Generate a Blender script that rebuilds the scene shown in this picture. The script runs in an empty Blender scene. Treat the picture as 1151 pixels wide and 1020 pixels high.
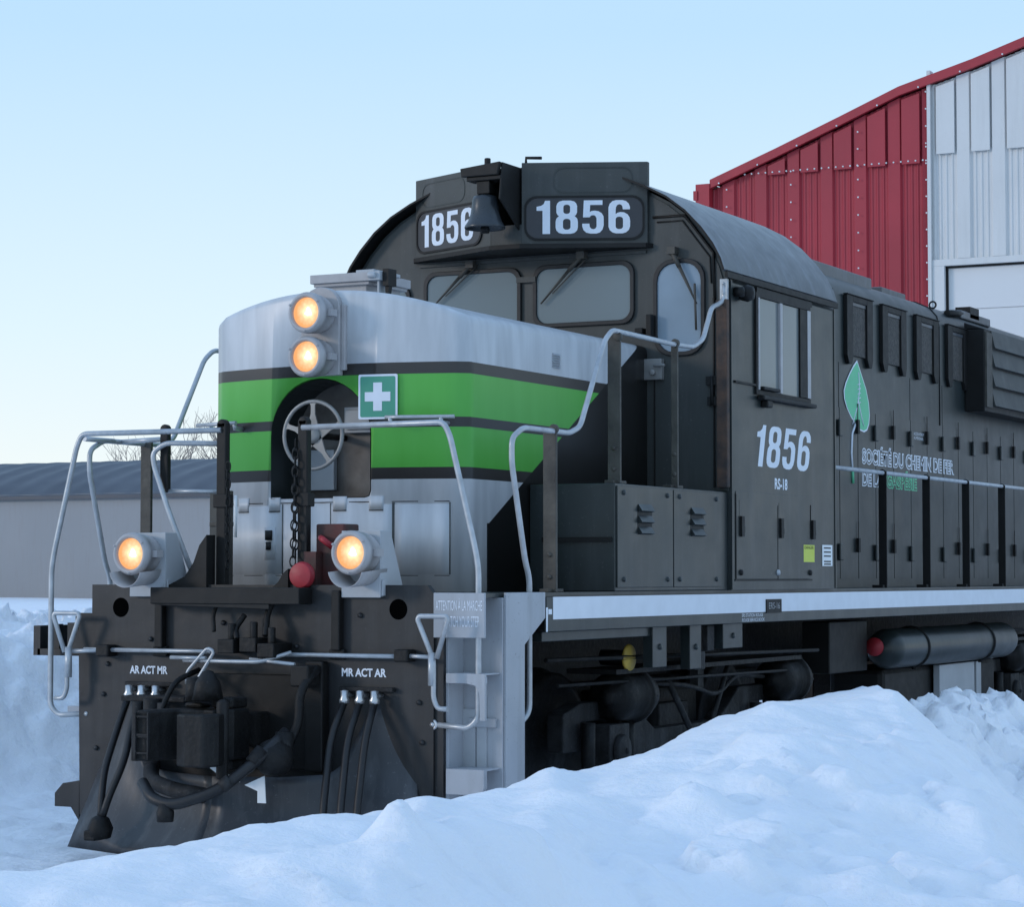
import bpy, math, random
import numpy as np
from mathutils import Vector, Matrix
random.seed(7)
R = math.radians
# ------------------------------------------------------------------ camera
scn = bpy.context.scene
cam_d = bpy.data.cameras.new('camera')
cam = bpy.data.objects.new('camera', cam_d); scn.collection.objects.link(cam); scn.camera = cam
cam.location = (7.78, -11.88, 1.72)
cam.rotation_euler = (R(90 + 2.873), 0, R(27.228))
cam_d.lens = 86.01; cam_d.sensor_width = 36; cam_d.clip_end = 3000; cam_d.clip_start = .1
# ------------------------------------------------------------------ sky
SUN_EL, SUN_AZ = 13.0, 229.0      # elevation, compass-like angle of the low winter sun
w = bpy.data.worlds.new('World'); scn.world = w; w.use_nodes = True
nt = w.node_tree; nt.nodes.clear()
def nd(t, kind, **k):
    n = t.nodes.new(kind)
    for a, v in k.items(): setattr(n, a, v)
    return n
out = nd(nt, 'ShaderNodeOutputWorld'); bg = nd(nt, 'ShaderNodeBackground')
tc = nd(nt, 'ShaderNodeTexCoord'); sep = nd(nt, 'ShaderNodeSeparateXYZ')
nt.links.new(tc.outputs['Generated'], sep.inputs[0])
rp = nd(nt, 'ShaderNodeValToRGB'); nt.links.new(sep.outputs['Z'], rp.inputs[0])
cr = rp.color_ramp
stops = [(0.0, (.88, .90, .83)), (.035, (.86, .93, .92)), (.10, (.72, .88, .98)), (.22, (.50, .735, .98)),
         (.45, (.45, .68, 1.0)), (1.0, (.38, .60, .98))]
while len(cr.elements) < len(stops): cr.elements.new(.5)
for e, (p, c) in zip(cr.elements, stops): e.position = p; e.color = (*c, 1)
nt.links.new(rp.outputs[0], bg.inputs[0]); bg.inputs[1].default_value = .97
nt.links.new(bg.outputs[0], out.inputs[0])
sun_d = bpy.data.lights.new('sun', 'SUN'); sun_d.energy = .8; sun_d.angle = R(10); sun_d.color = (1, .90, .84)
sun = bpy.data.objects.new('sun', sun_d); scn.collection.objects.link(sun)
az = R(SUN_AZ)   # direction towards the sun = (sin az, cos az)
sd = Vector((math.sin(az) * math.cos(R(SUN_EL)), math.cos(az) * math.cos(R(SUN_EL)), math.sin(R(SUN_EL))))
sun.rotation_euler = sd.to_track_quat('Z', 'Y').to_euler()
vs = scn.view_settings; vs.view_transform = 'Standard'; vs.look = 'None'; vs.exposure = .12; vs.gamma = 1; vs.use_curve_mapping = False
scn.cycles.max_bounces = 6

# ------------------------------------------------------------------ materials
def mat(name, col, rough=.5, metal=0, noise=None, bump=0, bscale=30, var=.12, vscale=4, coat=0, spec=.5, dust=None):
    m = bpy.data.materials.new(name); m.use_nodes = True; t = m.node_tree; b = t.nodes['Principled BSDF']
    b.inputs['Roughness'].default_value = rough; b.inputs['Metallic'].default_value = metal
    b.inputs['Specular IOR Level'].default_value = spec
    b.inputs['Coat Weight'].default_value = coat
    tcn = nd(t, 'ShaderNodeTexCoord')
    n = nd(t, 'ShaderNodeTexNoise'); n.inputs['Scale'].default_value = vscale; n.inputs['Detail'].default_value = 8
    t.links.new(tcn.outputs['Object'], n.inputs['Vector'])
    r = nd(t, 'ShaderNodeValToRGB'); t.links.new(n.outputs[0], r.inputs[0])
    r.color_ramp.elements[0].position = .3; r.color_ramp.elements[1].position = .7
    lo = noise or tuple(c * (1 - var) for c in col)
    r.color_ramp.elements[0].color = (*lo, 1); r.color_ramp.elements[1].color = (*[min(1, c * (1 + var * .5)) for c in col], 1)
    colr = r.outputs[0]
    if dust:
        mp = nd(t, 'ShaderNodeMapping'); mp.inputs['Scale'].default_value = (5, 5, .45); t.links.new(tcn.outputs['Object'], mp.inputs[0])
        dn = nd(t, 'ShaderNodeTexNoise'); dn.inputs['Scale'].default_value = 1.6; dn.inputs['Detail'].default_value = 9; dn.inputs['Roughness'].default_value = .65; t.links.new(mp.outputs[0], dn.inputs['Vector'])
        dm = nd(t, 'ShaderNodeMapRange'); dm.inputs[1].default_value = .50; dm.inputs[2].default_value = .78; dm.inputs[4].default_value = dust[3]; t.links.new(dn.outputs[0], dm.inputs[0])
        mxd = nd(t, 'ShaderNodeMix', data_type='RGBA'); t.links.new(dm.outputs[0], mxd.inputs[0]); t.links.new(colr, mxd.inputs[6]); mxd.inputs[7].default_value = (*dust[:3], 1); colr = mxd.outputs[2]
        sn = nd(t, 'ShaderNodeTexNoise'); sn.inputs['Scale'].default_value = 55; sn.inputs['Detail'].default_value = 3; t.links.new(tcn.outputs['Object'], sn.inputs['Vector'])
        sm_ = nd(t, 'ShaderNodeMapRange'); sm_.inputs[1].default_value = .66; sm_.inputs[2].default_value = .72; sm_.inputs[4].default_value = .5; t.links.new(sn.outputs[0], sm_.inputs[0])
        mx2 = nd(t, 'ShaderNodeMix', data_type='RGBA'); t.links.new(sm_.outputs[0], mx2.inputs[0]); t.links.new(colr, mx2.inputs[6]); mx2.inputs[7].default_value = (*dust[:3], 1); colr = mx2.outputs[2]
    t.links.new(colr, b.inputs['Base Color'])
    rr = nd(t, 'ShaderNodeMapRange'); rr.inputs[3].default_value = max(.02, rough - .1); rr.inputs[4].default_value = min(1, rough + .12)
    n2 = nd(t, 'ShaderNodeTexNoise'); n2.inputs['Scale'].default_value = vscale * 3.1; n2.inputs['Detail'].default_value = 6
    t.links.new(tcn.outputs['Object'], n2.inputs['Vector'])
    t.links.new(n2.outputs[0], rr.inputs[0]); t.links.new(rr.outputs[0], b.inputs['Roughness'])
    if bump:
        bp = nd(t, 'ShaderNodeBump'); bp.inputs['Strength'].default_value = bump; bp.inputs['Distance'].default_value = .01
        n3 = nd(t, 'ShaderNodeTexNoise'); n3.inputs['Scale'].default_value = bscale; n3.inputs['Detail'].default_value = 5
        t.links.new(tcn.outputs['Object'], n3.inputs['Vector'])
        t.links.new(n3.outputs[0], bp.inputs['Height']); t.links.new(bp.outputs[0], b.inputs['Normal'])
    return m
M = {}
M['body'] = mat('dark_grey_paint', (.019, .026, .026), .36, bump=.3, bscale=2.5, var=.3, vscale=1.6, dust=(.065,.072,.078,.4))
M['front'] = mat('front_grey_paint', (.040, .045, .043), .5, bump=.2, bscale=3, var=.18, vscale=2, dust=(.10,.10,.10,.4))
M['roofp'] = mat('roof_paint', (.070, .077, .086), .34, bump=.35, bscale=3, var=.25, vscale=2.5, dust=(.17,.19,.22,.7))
M['black'] = mat('black_paint', (.010, .0095, .009), .55, var=.35, bump=.2, bscale=12, spec=.3)
M['pilot'] = mat('pilot_black', (.014, .015, .017), .5, noise=(.008, .008, .0085), bump=.3, bscale=6, vscale=2.2, dust=(.045,.045,.046,.5))
M['plow'] = mat('plow_worn_paint', (.035, .038, .043), .42, noise=(.022, .024, .028), bump=.25, bscale=4, vscale=3, dust=(.11,.115,.12,.7))
M['grime'] = mat('greasy_iron', (.006, .0055, .005), .6, noise=(.0025, .0022, .0022), bump=.6, bscale=25, vscale=9, spec=.35, dust=(.035,.032,.030,.6))
M['grimelt'] = mat('dusty_iron', (.022, .022, .023), .65, noise=(.006, .0055, .0055), bump=.6, bscale=25, vscale=7, spec=.3, dust=(.09,.09,.09,.6))
M['rubber'] = mat('rubber', (.008, .008, .009), .5, var=.3, vscale=12)
M['silver'] = mat('silver_paint', (.40, .42, .44), .42, metal=.0, var=.12, vscale=3, bump=.1, bscale=5)
M['hole_shade'] = mat('painted_hole_shade', (.002, .002, .002), .9, spec=0)
M['pipe'] = mat('galvanised_pipe', (.44, .46, .48), .35, metal=.35, var=.2, vscale=14)
M['pale'] = mat('pale_grey_casting', (.40, .385, .385), .5, var=.12, vscale=12)
M['stanch'] = mat('worn_stanchion', (.075, .068, .056), .6, noise=(.035, .031, .026), vscale=8, bump=.4, bscale=30)
M['white'] = mat('white_paint', (.78, .80, .80), .5, var=.06, vscale=6)
M['decal'] = mat('white_reflective_decal', (.72, .76, .82), .45, var=.05, vscale=8)
M['grey_decal'] = mat('grey_decal', (.30, .31, .32), .45, var=.05)
M['dkdecal'] = mat('number_plate_black', (.030, .031, .037), .4, var=.1)
M['greenlt'] = mat('leaf_green', (.13, .55, .29), .5, var=.06)
M['signg'] = mat('sign_green', (.06, .30, .20), .5, var=.06)
M['red'] = mat('red_paint', (.36, .02, .03), .5, var=.25, vscale=10)
M['redbr'] = mat('red_brown_oxide', (.10, .018, .016), .65, noise=(.05, .03, .025), vscale=9)
M['yellow'] = mat('yellow_paint', (.55, .38, .07), .55, var=.3, vscale=10)
M['stick_y'] = mat('yellow_sticker', (.60, .66, .08), .5, var=.06)
M['tarn'] = mat('tarnished_steel', (.15, .14, .13), .45, metal=.1, noise=(.05, .043, .038), vscale=5, bump=.3, bscale=10)
M['wheel'] = mat('hand_wheel_grey', (.27, .265, .255), .45, metal=.3, var=.25, vscale=8)
M['rust'] = mat('rusty_edge', (.10, .055, .035), .75, noise=(.03, .026, .025), vscale=10, bump=.5, bscale=30)
M['glass'] = mat('grey_window_glass', (.19, .225, .235), .1, var=.04, vscale=.6, spec=.3)
M['glasslt'] = mat('glass_daylight_tint', (.26, .33, .40), .12, noise=(.18,.235,.28), vscale=1.5, spec=.35)  # pale blue puts daylight seen through the pane into the colour
M['glassm'] = mat('side_window_glass', (.17, .19, .19), .16, var=.12, vscale=1.0, spec=.35)
M['mesh'] = mat('filter_mesh', (.085, .075, .066), .7, noise=(.03, .027, .024), vscale=40, bump=.8, bscale=60)
M['bell'] = mat('bell_paint', (.03, .036, .042), .3, var=.3, vscale=8)
M['ladder'] = mat('silver_step_paint', (.38, .40, .43), .5, var=.12, vscale=3, bump=.15, bscale=6, dust=(.20,.20,.20,.5))
M['nsilver'] = mat('nose_silver', (.49, .51, .53), .4, var=.08, vscale=3, dust=(.34,.34,.34,.4))
M['brass'] = mat('steel_fitting', (.6, .6, .6), .3, metal=.8, var=.2, vscale=20)

# nose livery: silver with two black-edged green bands, black behind a raking diagonal
def livery():
    m = bpy.data.materials.new('nose_livery'); m.use_nodes = True; t = m.node_tree; b = t.nodes['Principled BSDF']
    tcn = nd(t, 'ShaderNodeTexCoord'); s = nd(t, 'ShaderNodeSeparateXYZ'); t.links.new(tcn.outputs['Object'], s.inputs[0])
    def math_(op, a, bb):
        n = nd(t, 'ShaderNodeMath', operation=op)
        for i, v in enumerate((a, bb)):
            if isinstance(v, (int, float)): n.inputs[i].default_value = v
            else: t.links.new(v, n.inputs[i])
        return n.outputs[0]
    z, y = s.outputs['Z'], s.outputs['Y']
    def band(lo, hi): return math_('MULTIPLY', math_('GREATER_THAN', z, lo), math_('LESS_THAN', z, hi))
    def mix(f, a, bb):
        n = nd(t, 'ShaderNodeMix', data_type='RGBA')
        t.links.new(f, n.inputs[0])
        for i, v in ((6, a), (7, bb)):
            if isinstance(v, tuple): n.inputs[i].default_value = (*v, 1)
            else: t.links.new(v, n.inputs[i])
        return n.outputs[2]
    ns = nd(t, 'ShaderNodeTexNoise'); ns.inputs['Scale'].default_value = 3; ns.inputs['Detail'].default_value = 7
    mp = nd(t, 'ShaderNodeMapping'); mp.inputs['Scale'].default_value = (3, 3, .5)
    t.links.new(tcn.outputs['Object'], mp.inputs[0]); t.links.new(mp.outputs[0], ns.inputs['Vector'])
    nsm = nd(t, 'ShaderNodeMapRange'); nsm.inputs[1].default_value = .35; nsm.inputs[2].default_value = .65; t.links.new(ns.outputs[0], nsm.inputs[0])
    silver = mix(nsm.outputs[0], (.43, .45, .47), (.55, .57, .59))
    green = mix(ns.outputs[0], (.075, .38, .04), (.11, .46, .075))
    c = mix(band(2.30, 3.00), silver, (.035, .031, .028))
    c = mix(band(2.37, 2.61), c, green)
    c = mix(band(2.67, 2.93), c, green)
    # diagonal: silver/bands where z > zlim(y)
    low = math_('MULTIPLY', math_('LESS_THAN', z, 2.04), math_('GREATER_THAN', y, 1.16))
    dia = math_('GREATER_THAN', math_('SUBTRACT', math_('MULTIPLY', math_('SUBTRACT', y, 1.10), .57), math_('SUBTRACT', z, 1.99)), 0.0)
    dia = math_('MULTIPLY', dia, math_('GREATER_THAN', y, 1.16))
    blk = math_('MAXIMUM', low, dia)
    c = mix(blk, c, (.009, .0085, .008))
    t.links.new(c, b.inputs['Base Color'])
    b.inputs['Roughness'].default_value = .42; b.inputs['Coat Weight'].default_value = .12; b.inputs['Coat Roughness'].default_value = .25
    bp = nd(t, 'ShaderNodeBump'); bp.inputs['Strength'].default_value = .25; bp.inputs['Distance'].default_value = .01
    n3 = nd(t, 'ShaderNodeTexNoise'); n3.inputs['Scale'].default_value = 2.2; n3.inputs['Detail'].default_value = 3
    t.links.new(tcn.outputs['Object'], n3.inputs['Vector']); t.links.new(n3.outputs[0], bp.inputs['Height']); t.links.new(bp.outputs[0], b.inputs['Normal'])
    return m
M['livery'] = livery()

def lens_mat():
    m = bpy.data.materials.new('lit_lamp_glass'); m.use_nodes = True; t = m.node_tree; t.nodes.clear()
    o = nd(t, 'ShaderNodeOutputMaterial'); e = nd(t, 'ShaderNodeEmission'); tcn = nd(t, 'ShaderNodeTexCoord')
    ln = nd(t, 'ShaderNodeVectorMath', operation='DISTANCE'); t.links.new(tcn.outputs['Object'], ln.inputs[0])
    ln.inputs[1].default_value = (.018, 0, .004)
    r = nd(t, 'ShaderNodeValToRGB'); ml = nd(t, 'ShaderNodeMath', operation='MULTIPLY'); ml.inputs[1].default_value = 10
    t.links.new(ln.outputs['Value'], ml.inputs[0])
    v = nd(t, 'ShaderNodeTexVoronoi'); v.inputs['Scale'].default_value = 42; t.links.new(tcn.outputs['Object'], v.inputs['Vector'])
    ad = nd(t, 'ShaderNodeMath', operation='MULTIPLY_ADD'); ad.inputs[1].default_value = .22
    t.links.new(v.outputs['Distance'], ad.inputs[0]); t.links.new(ml.outputs[0], ad.inputs[2]); t.links.new(ad.outputs[0], r.inputs[0])
    st = [(.14, (8, 6.6, 4.6)), (.36, (1.7, 1.15, .68)), (.68, (1.08, .66, .36)), (1.0, (.95, .43, .17))]
    el = r.color_ramp.elements
    while len(el) < 4: el.new(.5)
    for x, (p, c) in zip(el, st): x.position = p; x.color = (*c, 1)
    t.links.new(r.outputs[0], e.inputs[0]); e.inputs[1].default_value = 1.0; t.links.new(e.outputs[0], o.inputs[0])
    return m
M['lens'] = lens_mat()

def snow_mat():
    m = mat('snow', (.88, .885, .90), .62, var=.03, vscale=1.5, spec=.3)
    t = m.node_tree; b = t.nodes['Principled BSDF']; tcn = nd(t, 'ShaderNodeTexCoord')
    bp = nd(t, 'ShaderNodeBump'); bp.inputs['Strength'].default_value = .5; bp.inputs['Distance'].default_value = .03
    n = nd(t, 'ShaderNodeTexNoise'); n.inputs['Scale'].default_value = 20; n.inputs['Detail'].default_value = 10; n.inputs['Roughness'].default_value = .6
    t.links.new(tcn.outputs['Object'], n.inputs['Vector']); t.links.new(n.outputs[0], bp.inputs['Height']); t.links.new(bp.outputs[0], b.inputs['Normal'])
    b.inputs['Subsurface Weight'].default_value = .15; b.inputs['Subsurface Radius'].default_value = (.05, .06, .08); b.inputs['Subsurface Scale'].default_value = .5
    return m
M['snow'] = snow_mat()
M['redwall'] = mat('red_corrugated_steel', (.37, .026, .042), .45, var=.15, vscale=.8)
M['redtrim'] = mat('red_trim', (.38, .026, .040), .45, var=.1)
M['whitewall'] = mat('white_corrugated_steel', (.66, .66, .65), .45, var=.06, vscale=.8, dust=(.46,.46,.45,.35))
M['doorw'] = mat('white_sectional_door', (.70, .70, .70), .45, var=.03, vscale=.6)
M['shedwall'] = mat('beige_shed_fabric', (.27, .275, .285), .6, var=.10, vscale=.15, dust=(.22,.20,.19,.4))
M['shedroof'] = mat('blue_shed_fabric', (.058, .066, .082), .5, var=.2, vscale=.3)
M['bark'] = mat('bark', (.34, .29, .26), .9, var=.2)

# ------------------------------------------------------------------ mesh helpers
class MB:
    def __init__(s): s.v = []; s.f = []; s.m = []; s.mats = []; s.cur = 0; s.sm = []
    def use(s, m):
        if m not in s.mats: s.mats.append(m)
        s.cur = s.mats.index(m); return s
    def add(s, vs, fs, smooth=False, T=None):
        o = len(s.v)
        s.v += [tuple(T @ Vector(p)) if T else tuple(p) for p in vs]
        for f in fs: s.f.append(tuple(i + o for i in f)); s.m.append(s.cur); s.sm.append(smooth)
        return s
    def box(s, a, b, T=None):
        x0, y0, z0 = a; x1, y1, z1 = b
        x0, x1 = min(x0, x1), max(x0, x1); y0, y1 = min(y0, y1), max(y0, y1); z0, z1 = min(z0, z1), max(z0, z1)
        return s.add([(x0,y0,z0),(x1,y0,z0),(x1,y1,z0),(x0,y1,z0),(x0,y0,z1),(x1,y0,z1),(x1,y1,z1),(x0,y1,z1)],
                     [(0,3,2,1),(4,5,6,7),(0,1,5,4),(1,2,6,5),(2,3,7,6),(3,0,4,7)], T=T)
    def prism(s, poly, axis, a, b, smooth=False, T=None):
        """poly = 2D points in the two other axes (in x,y,z order), extruded along axis from a to b"""
        n = len(poly)
        def P(p, t):
            return {'x': (t, p[0], p[1]), 'y': (p[0], t, p[1]), 'z': (p[0], p[1], t)}[axis]
        ar = sum(poly[i][0]*poly[(i+1)%n][1]-poly[(i+1)%n][0]*poly[i][1] for i in range(n))
        if (ar > 0) == (axis == 'y'): poly = list(reversed(poly))
        vs = [P(p, a) for p in poly] + [P(p, b) for p in poly]
        if b < a: vs = vs[n:] + vs[:n]
        fs = [tuple(reversed(range(n))), tuple(range(n, 2*n))]
        o = len(s.v); s.add(vs, fs, False, T)
        for i in range(n):
            j = (i+1) % n; s.f.append((o+i, o+j, o+n+j, o+n+i)); s.m.append(s.cur); s.sm.append(smooth)
        return s
    def tube(s, pts, r, seg=10, cap=True, flat=None):
        pts = [Vector(p) for p in pts]; n = len(pts); rs = r if isinstance(r, (list, tuple)) else [r]*n
        vs = []; fs = []; up = None
        for i, p in enumerate(pts):
            d = (pts[min(i+1, n-1)] - pts[max(i-1, 0)]).normalized()
            if up is None:
                up = Vector((0,0,1)) if abs(d.z) < .9 else Vector((1,0,0))
            a = d.cross(up).normalized(); up = a.cross(d).normalized()
            for k in range(seg):
                t = 2*math.pi*k/seg; vs.append(p + (a*math.cos(t) + up*math.sin(t))*rs[i])
        for i in range(n-1):
            for k in range(seg):
                k2 = (k+1) % seg; fs.append((i*seg+k, i*seg+k2, (i+1)*seg+k2, (i+1)*seg+k))
        s.add([tuple(v) for v in vs], fs, True)
        if cap:
            o = len(s.v) - n*seg
            s.f.append(tuple(o+k for k in reversed(range(seg)))); s.m.append(s.cur); s.sm.append(False)
            s.f.append(tuple(o+(n-1)*seg+k for k in range(seg))); s.m.append(s.cur); s.sm.append(False)
        return s
    def lathe(s, prof, T=None, seg=32, smooth=True):
        """prof = [(r, h)] revolved round local Z"""
        n = len(prof); vs = []; fs = []
        for r, h in prof:
            for k in range(seg):
                t = 2*math.pi*k/seg; vs.append((max(r,1e-4)*math.cos(t), max(r,1e-4)*math.sin(t), h))
        for i in range(n-1):
            for k in range(seg):
                k2 = (k+1) % seg; fs.append((i*seg+k, i*seg+k2, (i+1)*seg+k2, (i+1)*seg+k))
        return s.add(vs, fs, smooth, T)
    def torus(s, c, R_, r, T=None, seg=40, ss=10):
        vs = []; fs = []
        for i in range(seg):
            t = 2*math.pi*i/seg
            for j in range(ss):
                u = 2*math.pi*j/ss; q = R_ + r*math.cos(u); vs.append((c[0]+q*math.cos(t), c[1]+q*math.sin(t), c[2]+r*math.sin(u)))
        for i in range(seg):
            for j in range(ss):
                i2 = (i+1)%seg; j2 = (j+1)%ss; fs.append((i*ss+j, i2*ss+j, i2*ss+j2, i*ss+j2))
        return s.add(vs, fs, True, T)
    def build(s, name, m, parent=None, bevel=0, loc=None, recalc=False):
        me = bpy.data.meshes.new(name)
        off = Vector(loc) if loc else Vector((0,0,0))
        me.from_pydata([tuple(Vector(v) - off) for v in s.v], [], s.f)
        if s.mats:
            for k in s.mats: me.materials.append(M[k])
            me.polygons.foreach_set('material_index', s.m)
        else: me.materials.append(M[m] if isinstance(m, str) else m)
        me.polygons.foreach_set('use_smooth', s.sm); me.update()
        if recalc:
            import bmesh
            bm = bmesh.new(); bm.from_mesh(me); bmesh.ops.recalc_face_normals(bm, faces=bm.faces); bm.to_mesh(me); bm.free()
        o = bpy.data.objects.new(name, me); scn.collection.objects.link(o)
        if loc: o.location = loc
        if parent:
            o.parent = parent
            pw = Vector((0,0,0)); q = parent
            while q: pw += q.location; q = q.parent
            o.location = off - pw
        if bevel:
            bv = o.modifiers.new('bevel', 'BEVEL'); bv.width = bevel; bv.segments = 2; bv.limit_method = 'ANGLE'; bv.angle_limit = R(40)
        return o
AX = {'-y': Matrix.Rotation(R(90), 4, 'X'), '+x': Matrix.Rotation(R(90), 4, 'Y'), '+y': Matrix.Rotation(R(-90), 4, 'X')}
def at(x, y, z, ax=None): 
    t = Matrix.Translation((x, y, z)); return t @ AX[ax] if ax else t
def fil(pts, r, k=6):
    """round the corners of a polyline"""
    P = [Vector(p) for p in pts]; o = [P[0]]
    for i in range(1, len(P)-1):
        a, b, c = P[i-1], P[i], P[i+1]; d1 = (a-b); d2 = (c-b)
        rr = min(r, d1.length*.45, d2.length*.45); p1 = b + d1.normalized()*rr; p2 = b + d2.normalized()*rr
        for j in range(k+1):
            t = j/k; o.append(p1*(1-t)**2 + b*2*t*(1-t) + p2*t*t)
    o.append(P[-1]); return o
def rrect(x0, z0, x1, z1, r, k=5):
    o = []
    for cx, cz, a0 in ((x1-r, z1-r, 0), (x0+r, z1-r, 90), (x0+r, z0+r, 180), (x1-r, z0+r, 270)):
        for j in range(k+1):
            a = R(a0 + 90*j/k); o.append((cx + r*math.cos(a), cz + r*math.sin(a)))
    return o
def ring(mb, poly, wd, axis, a, b, T=None):
    """rectangular-section frame following a closed polygon (inner offset toward centroid)"""
    cx = sum(p[0] for p in poly)/len(poly); cz = sum(p[1] for p in poly)/len(poly)
    hx = max(abs(p[0]-cx) for p in poly); hz = max(abs(p[1]-cz) for p in poly)
    inn = [(cx+(p[0]-cx)*(hx-wd)/hx, cz+(p[1]-cz)*(hz-wd)/hz) for p in poly]
    n = len(poly)
    def P(p, t): return {'x': (t, p[0], p[1]), 'y': (p[0], t, p[1])}[axis]
    vs = [P(p,a) for p in poly]+[P(p,a) for p in inn]+[P(p,b) for p in poly]+[P(p,b) for p in inn]
    fs = []
    for i in range(n):
        j = (i+1)%n
        fs += [(i,j,n+j,n+i),(2*n+i,3*n+i,3*n+j,2*n+j),(i,2*n+i,2*n+j,j),(n+i,n+j,3*n+j,3*n+i)]
    mb.add(vs, fs, False, T); return mb
def text(s, name, m, parent, origin, xdir, h, width=None, offset=0, align='LEFT', ext=.0006, spacing=1.0, shear=0, up=(0,0,1)):
    """lettering: flat text mesh standing on a surface; xdir = reading direction, h = capital height"""
    cu = bpy.data.curves.new(name, 'FONT'); cu.body = s; cu.size = 1; cu.offset = offset; cu.extrude = 0
    cu.space_character = spacing; cu.resolution_u = 4
    tmp = bpy.data.objects.new('tmp', cu); scn.collection.objects.link(tmp)
    bpy.context.view_layer.update()
    me = bpy.data.meshes.new_from_object(tmp.evaluated_get(bpy.context.evaluated_depsgraph_get()))
    bpy.data.objects.remove(tmp); bpy.data.curves.remove(cu)
    co = np.array([v.co[:] for v in me.vertices]); lines = s.count('\n') + 1
    x0, x1, y0, y1 = co[:,0].min(), co[:,0].max(), co[:,1].min(), co[:,1].max()
    sy = h / (y1 - y0); sx = (width / (x1 - x0)) if width else sy
    X = Vector(xdir).normalized(); Z = Vector(up).normalized(); N = X.cross(Z)
    for v in me.vertices:
        a = (v.co.x - x0)*sx; b = (v.co.y - y0)*sy
        if align == 'CENTER': a -= (x1-x0)*sx/2
        p = Vector(origin) + X*(a + b*shear) + Z*b
        v.co = p
    me.materials.clear(); me.materials.append(M[m]); me.name = name
    o = bpy.data.objects.new(name, me); scn.collection.objects.link(o)
    if parent:
        o.parent = parent; pw = Vector((0,0,0)); q = parent
        while q: pw += q.location; q = q.parent
        o.location = -pw
    return o
GLY = {
 '1': (.40, [[(.17,0),(.36,0),(.36,1),(.235,1),(.20,.90),(.13,.845),(.02,.82),(.02,.70),(.17,.70)]]),
 '8': (.56, [[(.28+a,b) for a,b in [(.10,0),(.20,.03),(.26,.10),(.28,.19),(.28,.36),(.265,.45),(.22,.51),(.195,.53),(.235,.57),(.26,.64),(.262,.83),(.24,.91),(.19,.97),(.10,1.0),(-.10,1.0),(-.19,.97),(-.24,.91),(-.262,.83),(-.26,.64),(-.235,.57),(-.195,.53),(-.22,.51),(-.265,.45),(-.28,.36),(-.28,.19),(-.26,.10),(-.20,.03),(-.10,0)]],
      rrect(.185,.125,.375,.45,.08), rrect(.195,.60,.365,.875,.075)]),
 '5': (.56, [[(.05,1),(.52,1),(.52,.86),(.21,.86),(.20,.65),(.25,.68),(.33,.69),(.42,.67),(.50,.61),(.545,.52),(.55,.42),(.55,.25),(.52,.12),(.45,.03),(.36,0),(.22,0),(.11,.03),(.04,.11),(.01,.22),(.01,.30),(.19,.30),(.20,.20),(.24,.145),(.29,.13),(.34,.15),(.37,.21),(.37,.46),(.34,.53),(.29,.555),(.23,.54),(.195,.49),(.03,.49)]]),
 '6': (.56, [[(.37,.72),(.36,.81),(.33,.86),(.28,.875),(.23,.85),(.20,.79),(.19,.70),(.19,.58),(.24,.62),(.31,.64),(.40,.63),(.49,.57),(.54,.48),(.555,.36),(.55,.20),(.52,.10),(.45,.03),(.36,0),(.20,0),(.11,.03),(.04,.10),(.01,.20),(.01,.78),(.04,.89),(.11,.97),(.20,1.0),(.36,1.0),(.45,.97),(.52,.89),(.55,.79),(.55,.72)],
      rrect(.19,.13,.375,.50,.08)])}
def digits(s, name, m, parent, origin, xdir, h, width, grow=.0, shear=0):
    cu = bpy.data.curves.new(name, 'CURVE'); cu.dimensions = '2D'; cu.fill_mode = 'BOTH'; cx = 0
    for ch in s:
        w_, loops = GLY[ch]
        for lp in loops:
            sp = cu.splines.new('POLY'); sp.points.add(len(lp)-1); sp.use_cyclic_u = True
            for i, (a, b) in enumerate(lp): sp.points[i].co = (cx + a, b, 0, 1)
        cx += w_ + .10
    cx -= .10
    tmp = bpy.data.objects.new('tmp', cu); scn.collection.objects.link(tmp); bpy.context.view_layer.update()
    me = bpy.data.meshes.new_from_object(tmp.evaluated_get(bpy.context.evaluated_depsgraph_get()))
    bpy.data.objects.remove(tmp); bpy.data.curves.remove(cu)
    X = Vector(xdir).normalized()
    for v in me.vertices: v.co = Vector(origin) + X*(v.co.x*width/cx + v.co.y*h*shear) + Vector((0,0,1))*(v.co.y*h)
    me.materials.clear(); me.materials.append(M[m]); o = bpy.data.objects.new(name, me); scn.collection.objects.link(o); o.parent = parent
    return o
def tag(o, label=None, cat=None, group=None, kind=None):
    if label: o['label'] = label
    if cat: o['category'] = cat
    if group: o['group'] = group
    if kind: o['kind'] = kind
    return o
def empty(name, loc):
    o = bpy.data.objects.new(name, None); scn.collection.objects.link(o); o.location = loc; return o

# ================================================================== GROUND (snow)
def vnoise(x, y, seed=0):
    xi = np.floor(x).astype(np.int64); yi = np.floor(y).astype(np.int64); fx = x - xi; fy = y - yi
    fx = fx*fx*(3-2*fx); fy = fy*fy*(3-2*fy)
    def h(a, b):
        n = (a*374761393 + b*668265263 + seed*1442695041) & 0x7fffffff
        n = ((n ^ (n >> 13))*1274126177) & 0x7fffffff
        return ((n ^ (n >> 16)) & 0xffff)/65535.0
    return (h(xi,yi)*(1-fx)+h(xi+1,yi)*fx)*(1-fy) + (h(xi,yi+1)*(1-fx)+h(xi+1,yi+1)*fx)*fy
def fbm(x, y, o=4, seed=0):
    s = 0; a = 1; t = 0
    for k in range(o):
        s = s + a*vnoise(x*2**k, y*2**k, seed+k); t += a; a *= .5
    return s/t - .5
def sstep(a, b, x):
    t = np.clip((x-a)/(b-a), 0, 1); return t*t*(3-2*t)
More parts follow.
